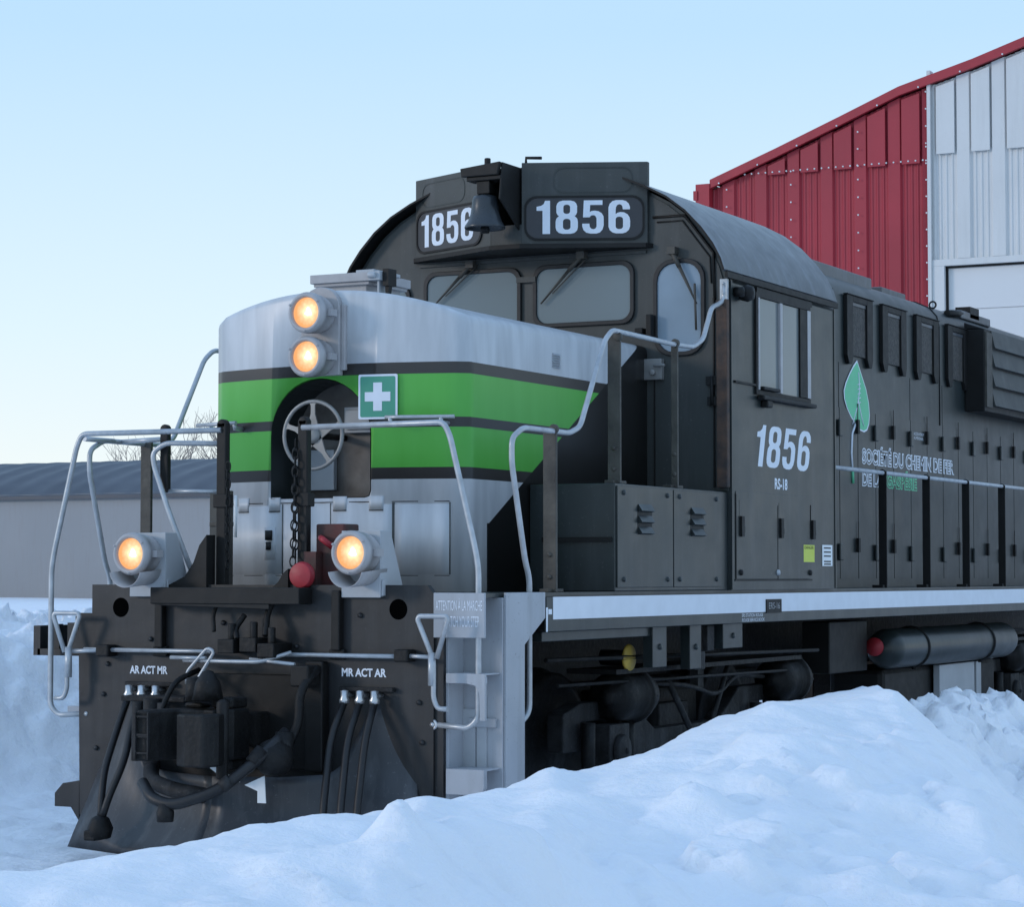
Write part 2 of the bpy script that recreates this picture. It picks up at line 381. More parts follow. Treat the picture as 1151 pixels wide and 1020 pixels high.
def snow_h(X, Y):
    wob = .25*fbm(X*.6, Y*.6, 3, 5)
    z = .02 + .05*fbm(X*1.3, Y*1.3, 3, 1) + .045*fbm(X*6, Y*6, 3, 2)*sstep(1,-1,X) + .02*np.abs(fbm(X*12, Y*12, 2, 3))
    z = z + sstep(20, 60, Y)*.32 + sstep(15, 50, -X)*.18
    # long ridge between the photographer and the locomotive (crest near x = 3)
    cy = [-14,-8,-6,-5.6,-5.2,-4.7,-4.1,-3.5,-3.33,-3.07,-2.5,-2.2,-1.85,-1.46,-.84,-.15,.48,1.2,1.75,2.0,2.42,3.02,3.48,4.7,5.4,8]
    ch = [.6,.8,.842,.83,.85,.86,.862,.826,.875,.844,.836,.885,.837,.835,.887,.975,1.01,1.025,1.035,1.05,.93,.72,.54,.16,0,0]
    hc = np.interp(Y + 2.1*np.maximum(X-3, 0), cy, ch)
    fx = np.where(X < 3, np.exp(-((3-X)/.62)**2), 0)
    cam_side = .42 + .58*np.exp(-((X-3)/1.5)**2)
    prof = np.where(X < 3, fx, cam_side * np.exp(-np.maximum(X-6.2,0)**2/6))
    r1 = hc*prof
    bil = lambda sc, sd: np.abs(fbm(X*sc, Y*sc, 3, sd))*2
    r1 = r1 + ((.05+.05*sstep(-3.2,-1.5,Y))*fbm(X*1.5, Y*1.5, 3, 11) + .05*bil(2.2, 14) + .03*fbm(X*5, Y*5, 3, 12)) * sstep(-.1, .5, np.abs(X-3)) * np.clip(hc*1.6, 0, 1) + (.035*fbm(X*4, Y*4, 2, 15) + .016*bil(9, 16) + .04*np.maximum(bil(3.1, 18)-.32,0)*sstep(-2.5,-1.5,Y))*np.clip(hc*1.6, 0, 1)
    # second heap behind, beyond the saddle
    cy2 = [2.6,3.4,4.2,4.58,4.75,5.1,5.4,5.86,6.1,6.7,7.2,8.4,10,13,17]
    ch2 = [0,.35,.66,.75,.70,.76,.73,.76,.70,.60,.57,.62,.55,.6,.5]
    h2 = np.interp(Y, cy2, ch2)
    r2 = h2*np.where(X < 2.5, np.exp(-((2.5-X)/.42)**2), np.exp(-((X-2.5)/.85)**2))
    r2 = r2*1.04 + h2*(.16*fbm(X*3.3, Y*3.3, 3, 21) + .12*sstep(.03,.09,fbm(X*4.5,Y*4.5,2,23)) + .07*sstep(.04,.09,fbm(X*10, Y*10, 2, 22)))
    # small heap in the foreground
    def bump(cx, cy_, a, rx, ry, p=2): return a*np.exp(-(np.abs((X-cx)/rx)**p + np.abs((Y-cy_)/ry)**p))
    m = -.045*sstep(-1.0,-2.5,Y)*0 - .05*(1-sstep(-2.6,-1.4,Y)) + .21*np.exp(-((Y+4.75)/.42)**2)*sstep(3.52,3.88,X)*(1-sstep(4.02,4.36,X+.12*fbm(Y*4,X*4,2,71))) + bump(3.75,-5.3,.05,.2,.3) + bump(4.25,-4.0,.05,.4,.35) + bump(3.35,-.2,.05,.16,.2) + bump(4.62,-4.35,-.12,.28,.5) + bump(3.75,-1.4,.09,.22,.3,2.8) + bump(4.6,-1.6,.08,.3,.4,3) + bump(3.9,-2.6,.08,.2,.25,3)
    # lumps of broken snow
    lum = (np.maximum(fbm(X*2.3+3, Y*2.3, 2, 31), 0)*.20 + .05*sstep(.05,.11,fbm(X*1.9, Y*1.9+7, 2, 33)) + .03*sstep(.08,.12,fbm(X*5, Y*5+7, 2, 34)))*np.clip(np.abs(X-3), 0, 1)
    near = sstep(2.3, 3.2, X)*sstep(-12, -8, Y)
    r1 = np.maximum(r1, r2) + m + lum*near*1.0
    # bank thrown up on the far side of the track
    bx = -3.65 - .35*fbm(X*0+3, Y*.7, 3, 41)*2
    b = sstep(0, 1.0, (bx - X)/1.3)*1.20
    b = b*(1 - .35*sstep(0, 30, -6-X)) * sstep(-16, -6, Y) * (1-sstep(26,40,Y)*.6)
    b = b + sstep(.05,.5,b)*(.26*fbm(X*1.6, Y*1.6, 4, 42) + .22*np.abs(fbm(X*3.0, Y*3.0, 3, 43)) + .07*sstep(.04,.1,fbm(X*4,Y*4,2,47)) + .06*fbm(X*9, Y*9, 2, 46))
    b = b*(.93 + .1*vnoise(X*.5, Y*.35, 44))
    z = np.where(X < 1.9, z, z*.6) + np.maximum(r1, 0) + b
    return z
def axis_coords(a, b, st, far, n=26):
    core = np.arange(a, b+1e-6, st); k = (np.linspace(0, 1, n+1)[1:])**2.6
    return np.concatenate([(a - (far+a)*k)[::-1] if a < 0 else [], core, b + (far-b)*k])
xs = axis_coords(-7.0, 5.6, .036, 900); ys = axis_coords(-7.0, 9.0, .036, 1200)
GX, GY = np.meshgrid(xs, ys); GZ = snow_h(GX, GY)
nx, ny = len(xs), len(ys)
co = np.stack([GX, GY, GZ], -1).reshape(-1, 3)
idx = np.arange(nx*ny).reshape(ny, nx)
fc = np.stack([idx[:-1,:-1], idx[:-1,1:], idx[1:,1:], idx[1:,:-1]], -1).reshape(-1, 4)
me = bpy.data.meshes.new('ground'); me.vertices.add(len(co)); me.vertices.foreach_set('co', co.ravel())
me.loops.add(fc.size); me.loops.foreach_set('vertex_index', fc.ravel().astype(np.int32))
me.polygons.add(len(fc)); me.polygons.foreach_set('loop_start', np.arange(0, fc.size, 4, dtype=np.int32)); me.polygons.foreach_set('loop_total', np.full(len(fc), 4, dtype=np.int32))
me.update(calc_edges=True); me.polygons.foreach_set('use_smooth', [True]*len(fc)); me.materials.append(M['snow'])
g = bpy.data.objects.new('ground', me); scn.collection.objects.link(g); tag(g, kind='structure')
# rails under the locomotive, mostly buried
for sx in (-1, 1):
    mb = MB(); prof = [(-.07,-.16),(.07,-.16),(.07,-.145),(.012,-.12),(.012,-.04),(.036,-.03),(.036,0),(-.036,0),(-.036,-.03),(-.012,-.04),(-.012,-.12),(-.07,-.145)]
    mb.prism([(p[0]+sx*.755, p[1]+.075) for p in prof], 'y', -20, 24)
    tag(mb.build('track_rail', 'grime'), kind='structure')

# ================================================================== LOCOMOTIVE
L = empty('locomotive', (0, 0, 0))
tag(L, 'dark grey diesel locomotive numbered 1856 with silver and green striped nose, standing in the snow', 'locomotive')
def part(name, m, mb, parent=None, **k): return mb.build(name, m, parent or L, **k)

# ---- underframe
mb = MB(); mb.box((-1.50, .75, 1.40), (1.50, 16.3, 1.60)); mb.box((-.5, .3, .95), (.5, 16.0, 1.40))
part('underframe', 'grime', mb, bevel=.006)
mb = MB(); mb.prism([(-1.13,.022),(1.48,.022),(1.48,16.4),(-1.48,16.4),(-1.48,.75),(-1.13,.75)], 'z', 1.601, 1.625); deck = part('walkway_deck', 'body', mb)
mb = MB(); mb.box((1.505, .72, 1.40), (1.52, 16.3, 1.60)); sill = part('side_sill', 'body', mb, bevel=.003)
mb = MB(); mb.box((1.5205, .80, 1.470), (1.5235, 16.3, 1.600)); part('sill_stripe', 'decal', mb, sill, )
mb = MB(); mb.prism([(.712,1.40),(.732,1.40),(.735,1.54),(.712,1.54)], 'x', 1.5205, 1.5215); mb.box((1.5205,.740,1.50),(1.5225,.785,1.53)); part('edge_marking', 'decal', mb, sill)
mb = MB(); mb.box((-1.52, .72, 1.40), (-1.505, 16.3, 1.60)); part('side_sill', 'body', mb)
mb = MB(); mb.box((1.524, 4.15, 1.462), (1.532, 4.44, 1.558)); pl = part('lift_plate', 'black', mb, sill)
text('ERS-16', 'lettering', 'grey_decal', sill, (1.5335, 4.19, 1.49), (0,1,0), .045, .21)
text('ERS STATION ROUGE\nROUGE SERVICE BOOK', 'lettering', 'decal', sill, (1.5235, 3.71, 1.408), (0,1,0), .055, .42)

# ---- pilot plate and plow
mb = MB(); mb.use('pilot')
mb.prism([(-1.22,.30),(1.19,.30),(1.19,1.62),(1.15,1.67),(-1.14,1.67),(-1.14,1.50),(-1.24,1.50)], 'y', -.02, .02)
for x in (-.93, .965):
    mb.use('hole_shade').lathe([(.058,0),(.0001,.002)], at(x, -.0205, 1.535, '-y'), 24); mb.use('pilot')  # flat black discs imitate the shade inside open holes
for x, z in ((-.71,1.35),(.30,1.32),(.72,1.5),(-1.05,1.02),(-1.1,.7),(1.1,1.02),(1.12,.8),(-.2,1.45),(-1.02,1.2)):
    mb.lathe([(.016,0),(.014,.012),(.0001,.014)], at(x, -.021, z, '-y'), 8)
pilot = part('pilot_plate', 'pilot', mb)
for x in (-.63, .58):
    mb = MB(); mb.box((x-.025, -.07, 1.30), (x+.03, -.02, 1.64)); mb.box((x-.05,-.05,1.25),(x+.05,-.02,1.31)); part('draft_bracket', 'black', mb, pilot, bevel=.008)
text('AR ACT MR', 'lettering', 'decal', pilot, (-.86, -.0225, 1.145), (1,0,0), .048, .27, offset=.035)
text('MR ACT AR', 'lettering', 'decal', pilot, (.60, -.0225, 1.155), (1,0,0), .048, .29, offset=.035)
# lower left step stub and upper left step end
mb = MB(); mb.prism([(-1.24,.50),(-1.36,.48),(-1.42,.42),(-1.42,.34),(-1.24,.34)], 'y', .0, .18); mb.prism([(-1.24,.34),(-1.30,.34),(-1.24,.26)],'y',0,.02); part('left_step', 'pilot', mb)
mb = MB(); mb.box((-1.60,.05,1.24),(-1.24,.12,1.28)); mb.box((-1.63,.05,1.24),(-1.58,.4,1.42)); mb.box((-1.50,.08,1.25),(-1.46,.12,1.43)); mb.box((-1.36,.03,1.25),(-1.24,.1,1.44)); mb.box((-1.30,.03,1.40),(-1.24,.1,1.48)); part('left_upper_step', 'pilot', mb)
# snow plow: two blades swept back from a prow, deep notch for the coupler
def blade(sx):
    mb = MB(); n = 14; rows = 10; th = .02
    def P(i, j, o=0):
        t = i/n; u_ = j/rows; x = sx*1.17*t*(1-.15*u_*t); yb = -.62 + .42*t; zt = np.interp(t, [0,.22,.34,.62,.8,1], [.60,.60,.60,.62,1.02,1.04]) 
        u = j/rows; z = .13 + (zt-.13)*u
        return (x, yb + .26*(u**1.6)*(.4+.6*(zt/1.04)) - .10*math.sin(u*math.pi)*-1 + o, z)
    vs = [P(i,j) for i in range(n+1) for j in range(rows+1)] + [P(i,j,th) for i in range(n+1) for j in range(rows+1)]
    N = (n+1)*(rows+1); fs = []
    q = lambda i,j: i*(rows+1)+j
    for i in range(n):
        for j in range(rows):
            a = (q(i,j),q(i+1,j),q(i+1,j+1),q(i,j+1)); fs += [a, tuple(N+k for k in reversed(a))]
    for i in range(n):
        for j in (0, rows): fs.append((q(i,j), N+q(i,j), N+q(i+1,j), q(i+1,j)))
    for j in range(rows):
        for i in (0, n): fs.append((q(i,j), q(i,j+1), N+q(i,j+1), N+q(i,j)))
    mb.add(vs, fs, True); return mb
plow = part('snow_plow', 'plow', blade(-1), recalc=True)
part('plow_blade', 'plow', blade(1), plow, recalc=True)

# ---- coupler (drawbar, head, knuckle, lock lifter)
mb = MB(); mb.box((-.36,-.06,.62),(.42,-.03,1.16)); part('coupler_pocket', 'black', mb, bevel=.01)
cp = MB(); cp.use('grime').box((-.10,-.50,.78),(.10,-.02,.97))
cp.prism([(-.12,-.46),(-.24,-.60),(-.33,-.80),(-.31,-.93),(-.24,-.92),(-.16,-.74),(-.02,-.70),(.06,-.73),(.13,-.62),(.13,-.46)], 'z', .72, 1.0)
cp.box((-.16,-.60,.66),(.10,-.40,.72)); cp.box((-.05,-.58,1.0),(.09,-.42,1.06)); cp.box((-.22,-.60,1.0),(-.10,-.50,1.03))
coup = part('coupler', 'grime', cp, bevel=.014)
mb = MB(); mb.prism([(.06,-.735),(.16,-.76),(.19,-.86),(.15,-.96),(.04,-.97),(-.05,-.92),(-.03,-.87),(.05,-.87),(.08,-.80)], 'z', .70, .985); mb.lathe([(.0001,0),(.035,0),(.035,.42),(.02,.44),(.0001,.44)], at(.12,-.72,.62), 16); part('knuckle', 'grime', mb, coup, bevel=.012)
mb = MB(); mb.lathe([(.0001,0),(.09,0),(.07,.1),(.03,.16),(.0001,.17)], at(-.02,-.66,1.05), 16); mb.lathe([(.0001,0),(.06,0),(.05,.13),(.0001,.14)], at(-.13,-.62,1.04), 12); part('lock_lifter', 'grime', mb, coup)
mb = MB(); mb.use('grimelt'); 
for z in (.76,.86,.96): mb.box((-.30,-.945,z),(-.22,-.935,z+.012))
mb.box((-.315,-.95,.73),(-.30,-.93,.99)); mb.box((-.225,-.95,.73),(-.215,-.93,.99)); mb.box((-.31,-.94,.85),(-.22,-.932,.87)); part('coupler_guard', 'grimelt', mb, coup, bevel=.002)
mb = MB(); mb.box((.40,-.10,.62),(.52,-.03,1.24)); mb.box((.38,-.22,1.10),(.50,-.03,1.22)); part('buffer_bracket', 'black', mb, bevel=.01)
mb = MB(); mb.tube(fil([(.50,-.12,1.2),(.47,-.26,1.08),(.49,-.30,.9),(.45,-.34,.78)],.08), .026, 10); part('angle_pipe', 'grime', mb)
mb = MB(); mb.tube(fil([(-.30,-.12,1.18),(-.32,-.34,1.12),(-.36,-.44,.92),(-.30,-.5,.72)],.08), .016, 10); part('signal_hose', 'grime', mb)
chain([(-.08,-.20,1.22),(-.12,-.42,1.08),(-.03,-.50,1.06)]) if False else None
mb = MB(); mb.use('grime').lathe([(.0001,-.05),(.085,-.05),(.11,0),(.10,.06),(.06,.12),(.0001,.13)], at(.42,-.42,.72,'-y'), 20); mb.lathe([(.0001,0),(.05,0),(.05,.2),(.0001,.2)], at(.46,-.40,.66), 12)
part('train_line_valve', 'grime', mb)
# pipe cluster at the left of the coupler
mb = MB()
for i,(x,z0,z1,r) in enumerate(((-.60,.66,1.00,.035),(-.48,.64,1.02,.05),(-.38,.70,1.0,.035))):
    mb.lathe([(.0001,0),(r,0),(r,z1-z0),(.0001,z1-z0)], at(x,-.30-.03*i,z0), 14)
mb.box((-.72,-.30,1.0),(-.28,-.05,1.03)); mb.tube(fil([(-.50,-.3,.66),(-.42,-.42,.56),(-.2,-.5,.52),(0,-.5,.5)],.1), .045, 12); part('pipe_cluster', 'grimelt', mb, bevel=.004)
# train-line air hose hanging under the coupler
mb = MB(); mb.tube(fil([(.46,-.38,.86),(.42,-.55,.74),(.24,-.72,.55),(.0,-.80,.47),(-.14,-.80,.50),(-.26,-.72,.58)], .16), .032, 14); ah = part('air_brake_hose', 'rubber', mb)
mb = MB(); mb.tube([(.41,-.54,.77),(.37,-.59,.70)], .040, 14); mb.tube([(.29,-.675,.61),(.25,-.70,.57)], .038, 14); part('hose_clamp', 'grimelt', mb, ah)
mb = MB(); mb.lathe([(.0001,0),(.045,.0),(.05,.05),(.035,.1),(.0001,.11)], at(-.05,-.80,.38), 12); part('gladhand', 'grime', mb, ah)
# two thin white shapes standing in for patches of snow behind the hose
for i,pol in enumerate(([(.0,.73),(.04,.665),(.17,.60),(.06,.60),(.02,.64),(-.03,.67)], [(.20,.585),(.33,.64),(.34,.49),(.285,.49),(.285,.555)])):
    mb = MB(); mb.prism([(a, b) for a, b in pol], 'y', -.62, -.615); part('snow_scrap', 'white', mb, coup)
coup.location = (.04, .16, -.02)
# MU hoses
def mu(xs, sy, paths, label=None):
    root = MB(); root.box((min(xs)-.06,-.06,1.075),(max(xs)+.09,-.02,1.10)); r = part('hose_manifold', 'grimelt', root, bevel=.004)
    for x, p in zip(xs, paths):
        mb = MB(); mb.lathe([(.0001,0),(.028,0),(.030,.02),(.022,.035),(.022,.07),(.0001,.075)], at(x,-.10,1.01), 12); mb.tube([(x,-.02,1.055),(x,-.10,1.05)], .014, 8); part('hose_fitting', 'brass', mb, r)
        mb = MB(); mb.tube(fil([(x,-.10,1.02)]+p, .12), .021, 12); part('brake_hose', 'rubber', mb, r)
mu((-.81,-.72,-.62), 0, [[(-.81,-.20,.85),(-.79,-.36,.60),(-.765,-.42,.42),(-.76,-.43,.33)], [(-.70,-.22,.85),(-.66,-.34,.66),(-.71,-.42,.46),(-.745,-.44,.33)], [(-.62,-.16,.90),(-.62,-.20,.72)]])
mb = MB(); mb.lathe([(.0001,0),(.06,0),(.075,.06),(.05,.12),(.0001,.14)], at(-.755,-.44,.22), 10); mb.box((-.83,-.50,.21),(-.75,-.40,.27)); part('hose_dummy_coupling', 'grime', mb, bevel=.01)
mu((.665,.765,.86), 0, [[(.66,-.24,.82),(.72,-.42,.40),(.74,-.44,.12)], [(.77,-.24,.82),(.83,-.42,.40),(.85,-.44,.12)], [(.87,-.22,.82),(.91,-.38,.40),(.93,-.40,.12)]])
# uncoupling rod with its lifting loops
mb = MB(); mb.tube([(-1.15,-.08,1.285),(-.42,-.08,1.285),(-.2,-.14,1.285)], .013, 8); mb.tube([(.16,-.14,1.275),(.42,-.08,1.275),(1.01,-.08,1.275)], .013, 8)
mb.tube(fil([(-.38,-.16,1.235),(-.05,-.22,1.235),(.18,-.22,1.235),(.34,-.14,1.29)], .05), .012, 8); mb.tube(fil([(-.47,-.16,1.25),(-.2,-.2,1.25)], .02), .012, 8); mb.tube(fil([(.10,-.2,1.25),(.4,-.2,1.225)], .02), .011, 8)
mb.tube(fil([(-.33,-.2,1.10),(-.33,-.2,1.17),(-.19,-.2,1.31),(-.14,-.2,1.29),(-.27,-.22,1.09),(-.12,-.2,1.05)], .03), .011, 8)
part('uncoupling_rod', 'pipe', mb)
for x in (-1.0, 1.03):
    mb = MB(); mb.box((x-.04,-.12,1.245),(x+.05,-.02,1.315)); part('rod_bearing', 'grime', mb, bevel=.01)
mb = MB()
for x,z in ((-.05,1.33),(.10,1.34),(.22,1.31)): mb.box((x-.06,-.22,z-.05),(x+.05,-.02,z+.03)); mb.lathe([(.0001,0),(.022,0),(.022,.12),(.0001,.12)], at(x,-.16,z), 10)
mb.tube(fil([(0,-.1,1.5),(-.04,-.14,1.42),(.0,-.18,1.36)],.03), .018, 8); mb.tube(fil([(.18,-.06,1.62),(.15,-.1,1.5),(.17,-.15,1.38)],.03), .02, 8); mb.tube(fil([(-.2,-.06,1.6),(-.22,-.1,1.5),(-.2,-.12,1.4)],.03), .014, 8)
part('uncoupling_linkage', 'grime', mb, bevel=.006)
for s_ in (1, -1):
    x = lambda v: s_*v
    mb = MB(); mb.tube(fil([(x(1.333),-.12,.994),(x(1.27),-.12,.994),(x(1.245),-.12,1.05),(x(1.245),-.12,1.26),(x(1.15),-.13,1.48),(x(1.16),-.13,1.50),(x(1.33),-.13,1.50),(x(1.34),-.13,1.48),(x(1.265),-.12,1.27)], .03), .0145, 10)
    mb.tube([(x(1.235),-.12,1.30),(x(1.235),-.12,1.12)], .022, 10); mb.tube([(x(1.24),-.11,1.275),(x(1.02),-.08,1.28)], .012, 8); part('cut_lever_handle', 'pipe', mb)

# ---- stairs at the near corner
st = MB(); st.box((1.19,-.022,1.381),(1.508,-.002,1.628)); stair = part('warning_plate', 'ladder', st, bevel=.002)
text("ATTENTION À LA MARCHE", 'lettering', 'decal', stair, (1.205,-.0235,1.53), (1,0,0), .07, .29, offset=0)
text("WATCH YOUR STEP", 'lettering', 'decal', stair, (1.255,-.0235,1.44), (1,0,0), .06, .22, offset=0)
sb = MB(); sb.prism([(.216,.08),(.445,.08),(.445,1.334),(.704,1.481),(.704,1.628),(.216,1.628)], 'x', 1.505, 1.52); sb.box((1.22,.2,.08),(1.505,.216,1.60))
sb.box((1.245,.02,.08),(1.262,.2,1.38)); part('stair_frame', 'ladder', sb, bevel=.002)
for z, d in ((1.13,.055),(.52,.14)):
    mb = MB(); mb.prism([(1.262,z),(1.5,z),(1.5,z+d*.6),(1.485,z+d),(1.262,z+d)], 'y', -.01, .03) if d<.1 else mb.prism([(1.262,z),(1.48,z),(1.5,z+d*.3),(1.5,z+d),(1.262,z+d)], 'y', -.01, .03)
    mb.box((1.262,.03,z+d-.01),(1.49,.2,z+d)); part('stair_tread', 'ladder', mb, bevel=.003)
mb = MB(); mb.prism([(1.40,1.185),(1.51,1.185),(1.51,.93),(1.48,.93),(1.475,1.08),(1.45,1.12),(1.40,1.13)], 'y', -.02,.0); part('stair_gusset', 'ladder', mb)
mb = MB(); mb.box((1.262,.19,.62),(1.34,.198,.98)); mb.box((1.35,.19,.60),(1.41,.198,1.05)); mb.box((1.262,.188,.40),(1.41,.198,.50)); part('riser_panel', 'silver', mb)
mb = MB(); mb.box((1.19,-.005,.30),(1.244,.03,1.38)); part('stair_stringer', 'pilot', mb)

# ---- nose (short hood)
def nose_mesh():
    pl = []                       # plan outline, front curve then sides
    for i in range(25):
        t = -1 + 2*i/24; x = .90*t
        y = .74 + .17*t*t
        if abs(t) > .95: y += .035*((abs(t)-.95)/.05)**2
        pl.append((x, y))
    pl += [(.90, 1.0)] + [(.90, y) for y in np.linspace(1.2, 3.54, 12)]
    pl = [(-.90, y) for y in np.linspace(3.54, 1.2, 12)] + [(-.90, 1.0)] + pl
    n = len(pl)
    def top(x, y):
        f = (y-.74)/2.8; c = 3.455 - .045*f; e = (3.32 if x < 0 else 3.27) + .03*f
        return c - (c-e)*abs(x/.9)**2.2
    levels = [0, .9, .97, 1.0]
    vs = []; fs = []
    for lv in range(6):
        for (x, y) in pl:
            cx, cy = 0, 2.3
            ins = [0, 0, .004, .014, .03, .06][lv]; dz = [None, -.045, -.022, -.007, -.001, 0][lv]
            xx = x - math.copysign(min(ins, abs(x)), x) if abs(x) > .01 else x
            yy = y + (ins if y < 1.2 and abs(x) < .899 or y < 1.05 else 0)
            z = 1.626 if lv == 0 else top(xx, yy) + dz
            vs.append((xx, yy, z))
    for lv in range(5):
        for i in range(n-1):
            fs.append((lv*n+i, lv*n+i+1, (lv+1)*n+i+1, (lv+1)*n+i))
        fs.append((lv*n+n-1, lv*n, (lv+1)*n, (lv+1)*n+n-1))
    # top cap as strips between mirrored points
    o = 5*n
    sm = [True]*len(fs)
    h = n//2; N0 = len(vs); K = 10
    grid = []
    for i in range(h):
        a = vs[o+i]; b = vs[o+n-1-i]; row = [o+i]
        for k in range(1, K):
            t = k/K; x = a[0]*(1-t)+b[0]*t; y = a[1]*(1-t)+b[1]*t; vs.append((x, y, top(x, y))); row.append(len(vs)-1)
        row.append(o+n-1-i); grid.append(row)
    mid = o+h if n % 2 else None
    for i in range(h-1):
        for k in range(K): fs.append((grid[i][k], grid[i][k+1], grid[i+1][k+1], grid[i+1][k]))
    if mid is not None:
        for k in range(K): fs.append((grid[h-1][k], grid[h-1][k+1], mid))
    fs.append(tuple(range(n)))
    mb = MB(); mb.add(vs, fs, True); return mb
nose = part('short_hood', 'livery', nose_mesh(), recalc=True)
# recess for the hand brake
RX0, RX1, RZ0, RZ1 = -.39, .325, 2.19, 2.92
arch = [(RX0,RZ0),(RX1-.04,RZ0),(RX1-.01,RZ0+.01),(RX1,RZ0+.04)] 
cxr = (RX0+RX1)/2; rr = (RX1-RX0)/2
arch += [(cxr+rr*math.cos(R(a)), RZ1-rr*.95+rr*.95*math.sin(R(a))) for a in range(0,181,10)]
def recess_mesh(grow, y0, y1, open_front):
    c = ((RX0+RX1)/2, 2.5); P = [(c[0]+(p[0]-c[0])*grow, c[1]+(p[1]-c[1])*grow) for p in arch]
    return P
cut = MB(); cut.prism(recess_mesh(1, 0, 0, 0), 'y', .5, 1.10); co_ = cut.build('cutter', 'tarn', recalc=True)
bm_ = nose.modifiers.new('cut', 'BOOLEAN'); bm_.object = co_; bm_.operation = 'DIFFERENCE'; bm_.solver = 'EXACT'
bpy.context.view_layer.update()
me2 = bpy.data.meshes.new_from_object(nose.evaluated_get(bpy.context.evaluated_depsgraph_get()))
nose.modifiers.clear(); nose.data = me2; bpy.data.objects.remove(co_)
ln = MB(); P = recess_mesh(.985, 0, 0, 0); n = len(P)
vs = [(p[0], .76, p[1]) for p in P] + [(p[0], 1.08, p[1]) for p in P]
ln.use('body').add(vs, [(i, (i+1)%n, n+(i+1)%n, n+i) for i in range(n)], False)
ln.use('tarn').add([(p[0], 1.075, p[1]) for p in P], [tuple(range(n))])
rc = part('brake_recess', 'tarn', ln, nose)
mb = MB(); mb.box((-.02,1.02,2.60),(.25,1.07,2.76)); mb.box((.0,1.0,2.62),(.23,1.02,2.74)); mb.box((.26,.88,2.28),(.30,1.06,2.72)); mb.box((-.3,1.03,2.25),(-.1,1.07,2.5)); part('recess_fitting', 'silver', mb, nose, bevel=.004)
# rim of recess
mb = MB()
for s in range(n):
    pass
# hand brake wheel
T = at(-.045, .70, 2.572, '-y')
mb = MB(); mb.torus((0,0,0), .205, .0125, T)
mb.lathe([(.0001,-.02),(.05,-.02),(.055,0),(.05,.02),(.03,.03),(.0001,.032)], T, 20)
for a in (90, 162, 234, 306, 18):
    a = R(a); u = Vector((math.cos(a), math.sin(a), 0)); v = Vector((-u.y, u.x, 0))
    pts = []
    for r_, w_ in ((.03,.045),(.08,.030),(.13,.014),(.18,.014),(.204,.028)):
        pts.append((u*r_ + v*w_, u*r_ - v*w_))
    vs = []; 
    for A, B in pts: vs += [A+Vector((0,0,.006)), B+Vector((0,0,.006)), A-Vector((0,0,.006)), B-Vector((0,0,.006))]
    fs = []
    for i in range(4):
        k = 4*i; fs += [(k,k+4,k+5,k+1),(k+2,k+3,k+7,k+6),(k,k+2,k+6,k+4),(k+1,k+5,k+7,k+3)]
    mb.add([tuple(p) for p in vs], fs, False, T)
bw = part('hand_brake_wheel', 'wheel', mb)
mb = MB(); mb.tube([(-.045,.72,2.572),(-.045,1.07,2.572)], .02, 10); part('brake_shaft', 'grime', mb, bw)
# nose front details: doors, hinges, handle
def nose_y(x): return .74 + .17*(x/.9)**2
def on_nose(x0, x1, z0, z1, th, m, name, parent=nose):
    k = 6; vs = []; 
    for i in range(k+1):
        x = x0 + (x1-x0)*i/k; y = nose_y(x)
        vs += [(x, y-th, z0), (x, y-th, z1), (x, y+.004, z0), (x, y+.004, z1)]
    fs = []
    for i in range(k):
        a = 4*i; b = a+4; fs += [(a,b,b+1,a+1),(a+1,b+1,b+3,a+3),(a,a+2,b+2,b)]
    fs += [(0,1,3,2),(4*k,4*k+2,4*k+3,4*k+1)]
    mb = MB(); mb.add(vs, fs, True); return part(name, m, mb, parent, recalc=True)
for (x0, x1) in ((-.80,-.30), (.06,.46), (.475,.80)):
    d_ = on_nose(x0, x1, 1.735, 2.15, .003, 'livery', 'nose_door')
    for xa in (x0-.006, x1): on_nose(xa, xa+.006, 1.73, 2.16, .0035, 'front', 'seam')
on_nose(-.80, .80, 2.163, 2.168, .003, 'black', 'seam'); on_nose(-.80,.80,1.722,1.726,.003,'black','seam')
for x in (-.62,-.36,.12,.36): on_nose(x-.045, x+.045, 2.118, 2.20, .005, 'livery', 'door_hinge'); on_nose(x-.045, x+.045, 2.112, 2.118, .006, 'front', 'hinge_pin')
on_nose(-.44,-.35,1.82,2.02,.006,'livery','latch_plate'); on_nose(-.425,-.375,1.94,2.0,.02,'black','door_latch'); on_nose(-.42,-.385,1.88,1.93,.018,'black','door_latch')
for sx in (-1, 1):
    mb = MB(); y1 = nose_y(.8)-.09
    mb.tube(fil([(.46, nose_y(.46)-.09, 2.665),(.6, nose_y(.6)-.09, 2.665),(sx*.8, y1, 2.665),(sx*.87, y1+.02, 2.665)] if sx>0 else [(-.95, y1+.0, 2.66),(-.62, nose_y(.6)-.09, 2.665)], .03), .012, 8)
    for x in ((.49,.79) if sx>0 else (-.64,-.86)):
        mb.tube([(x, nose_y(x)-.09, 2.665),(x, nose_y(x)-.08, 2.63),(x, nose_y(x)+.01, 2.63)], .014, 8)
    part('grab_iron', 'pipe', mb, nose)
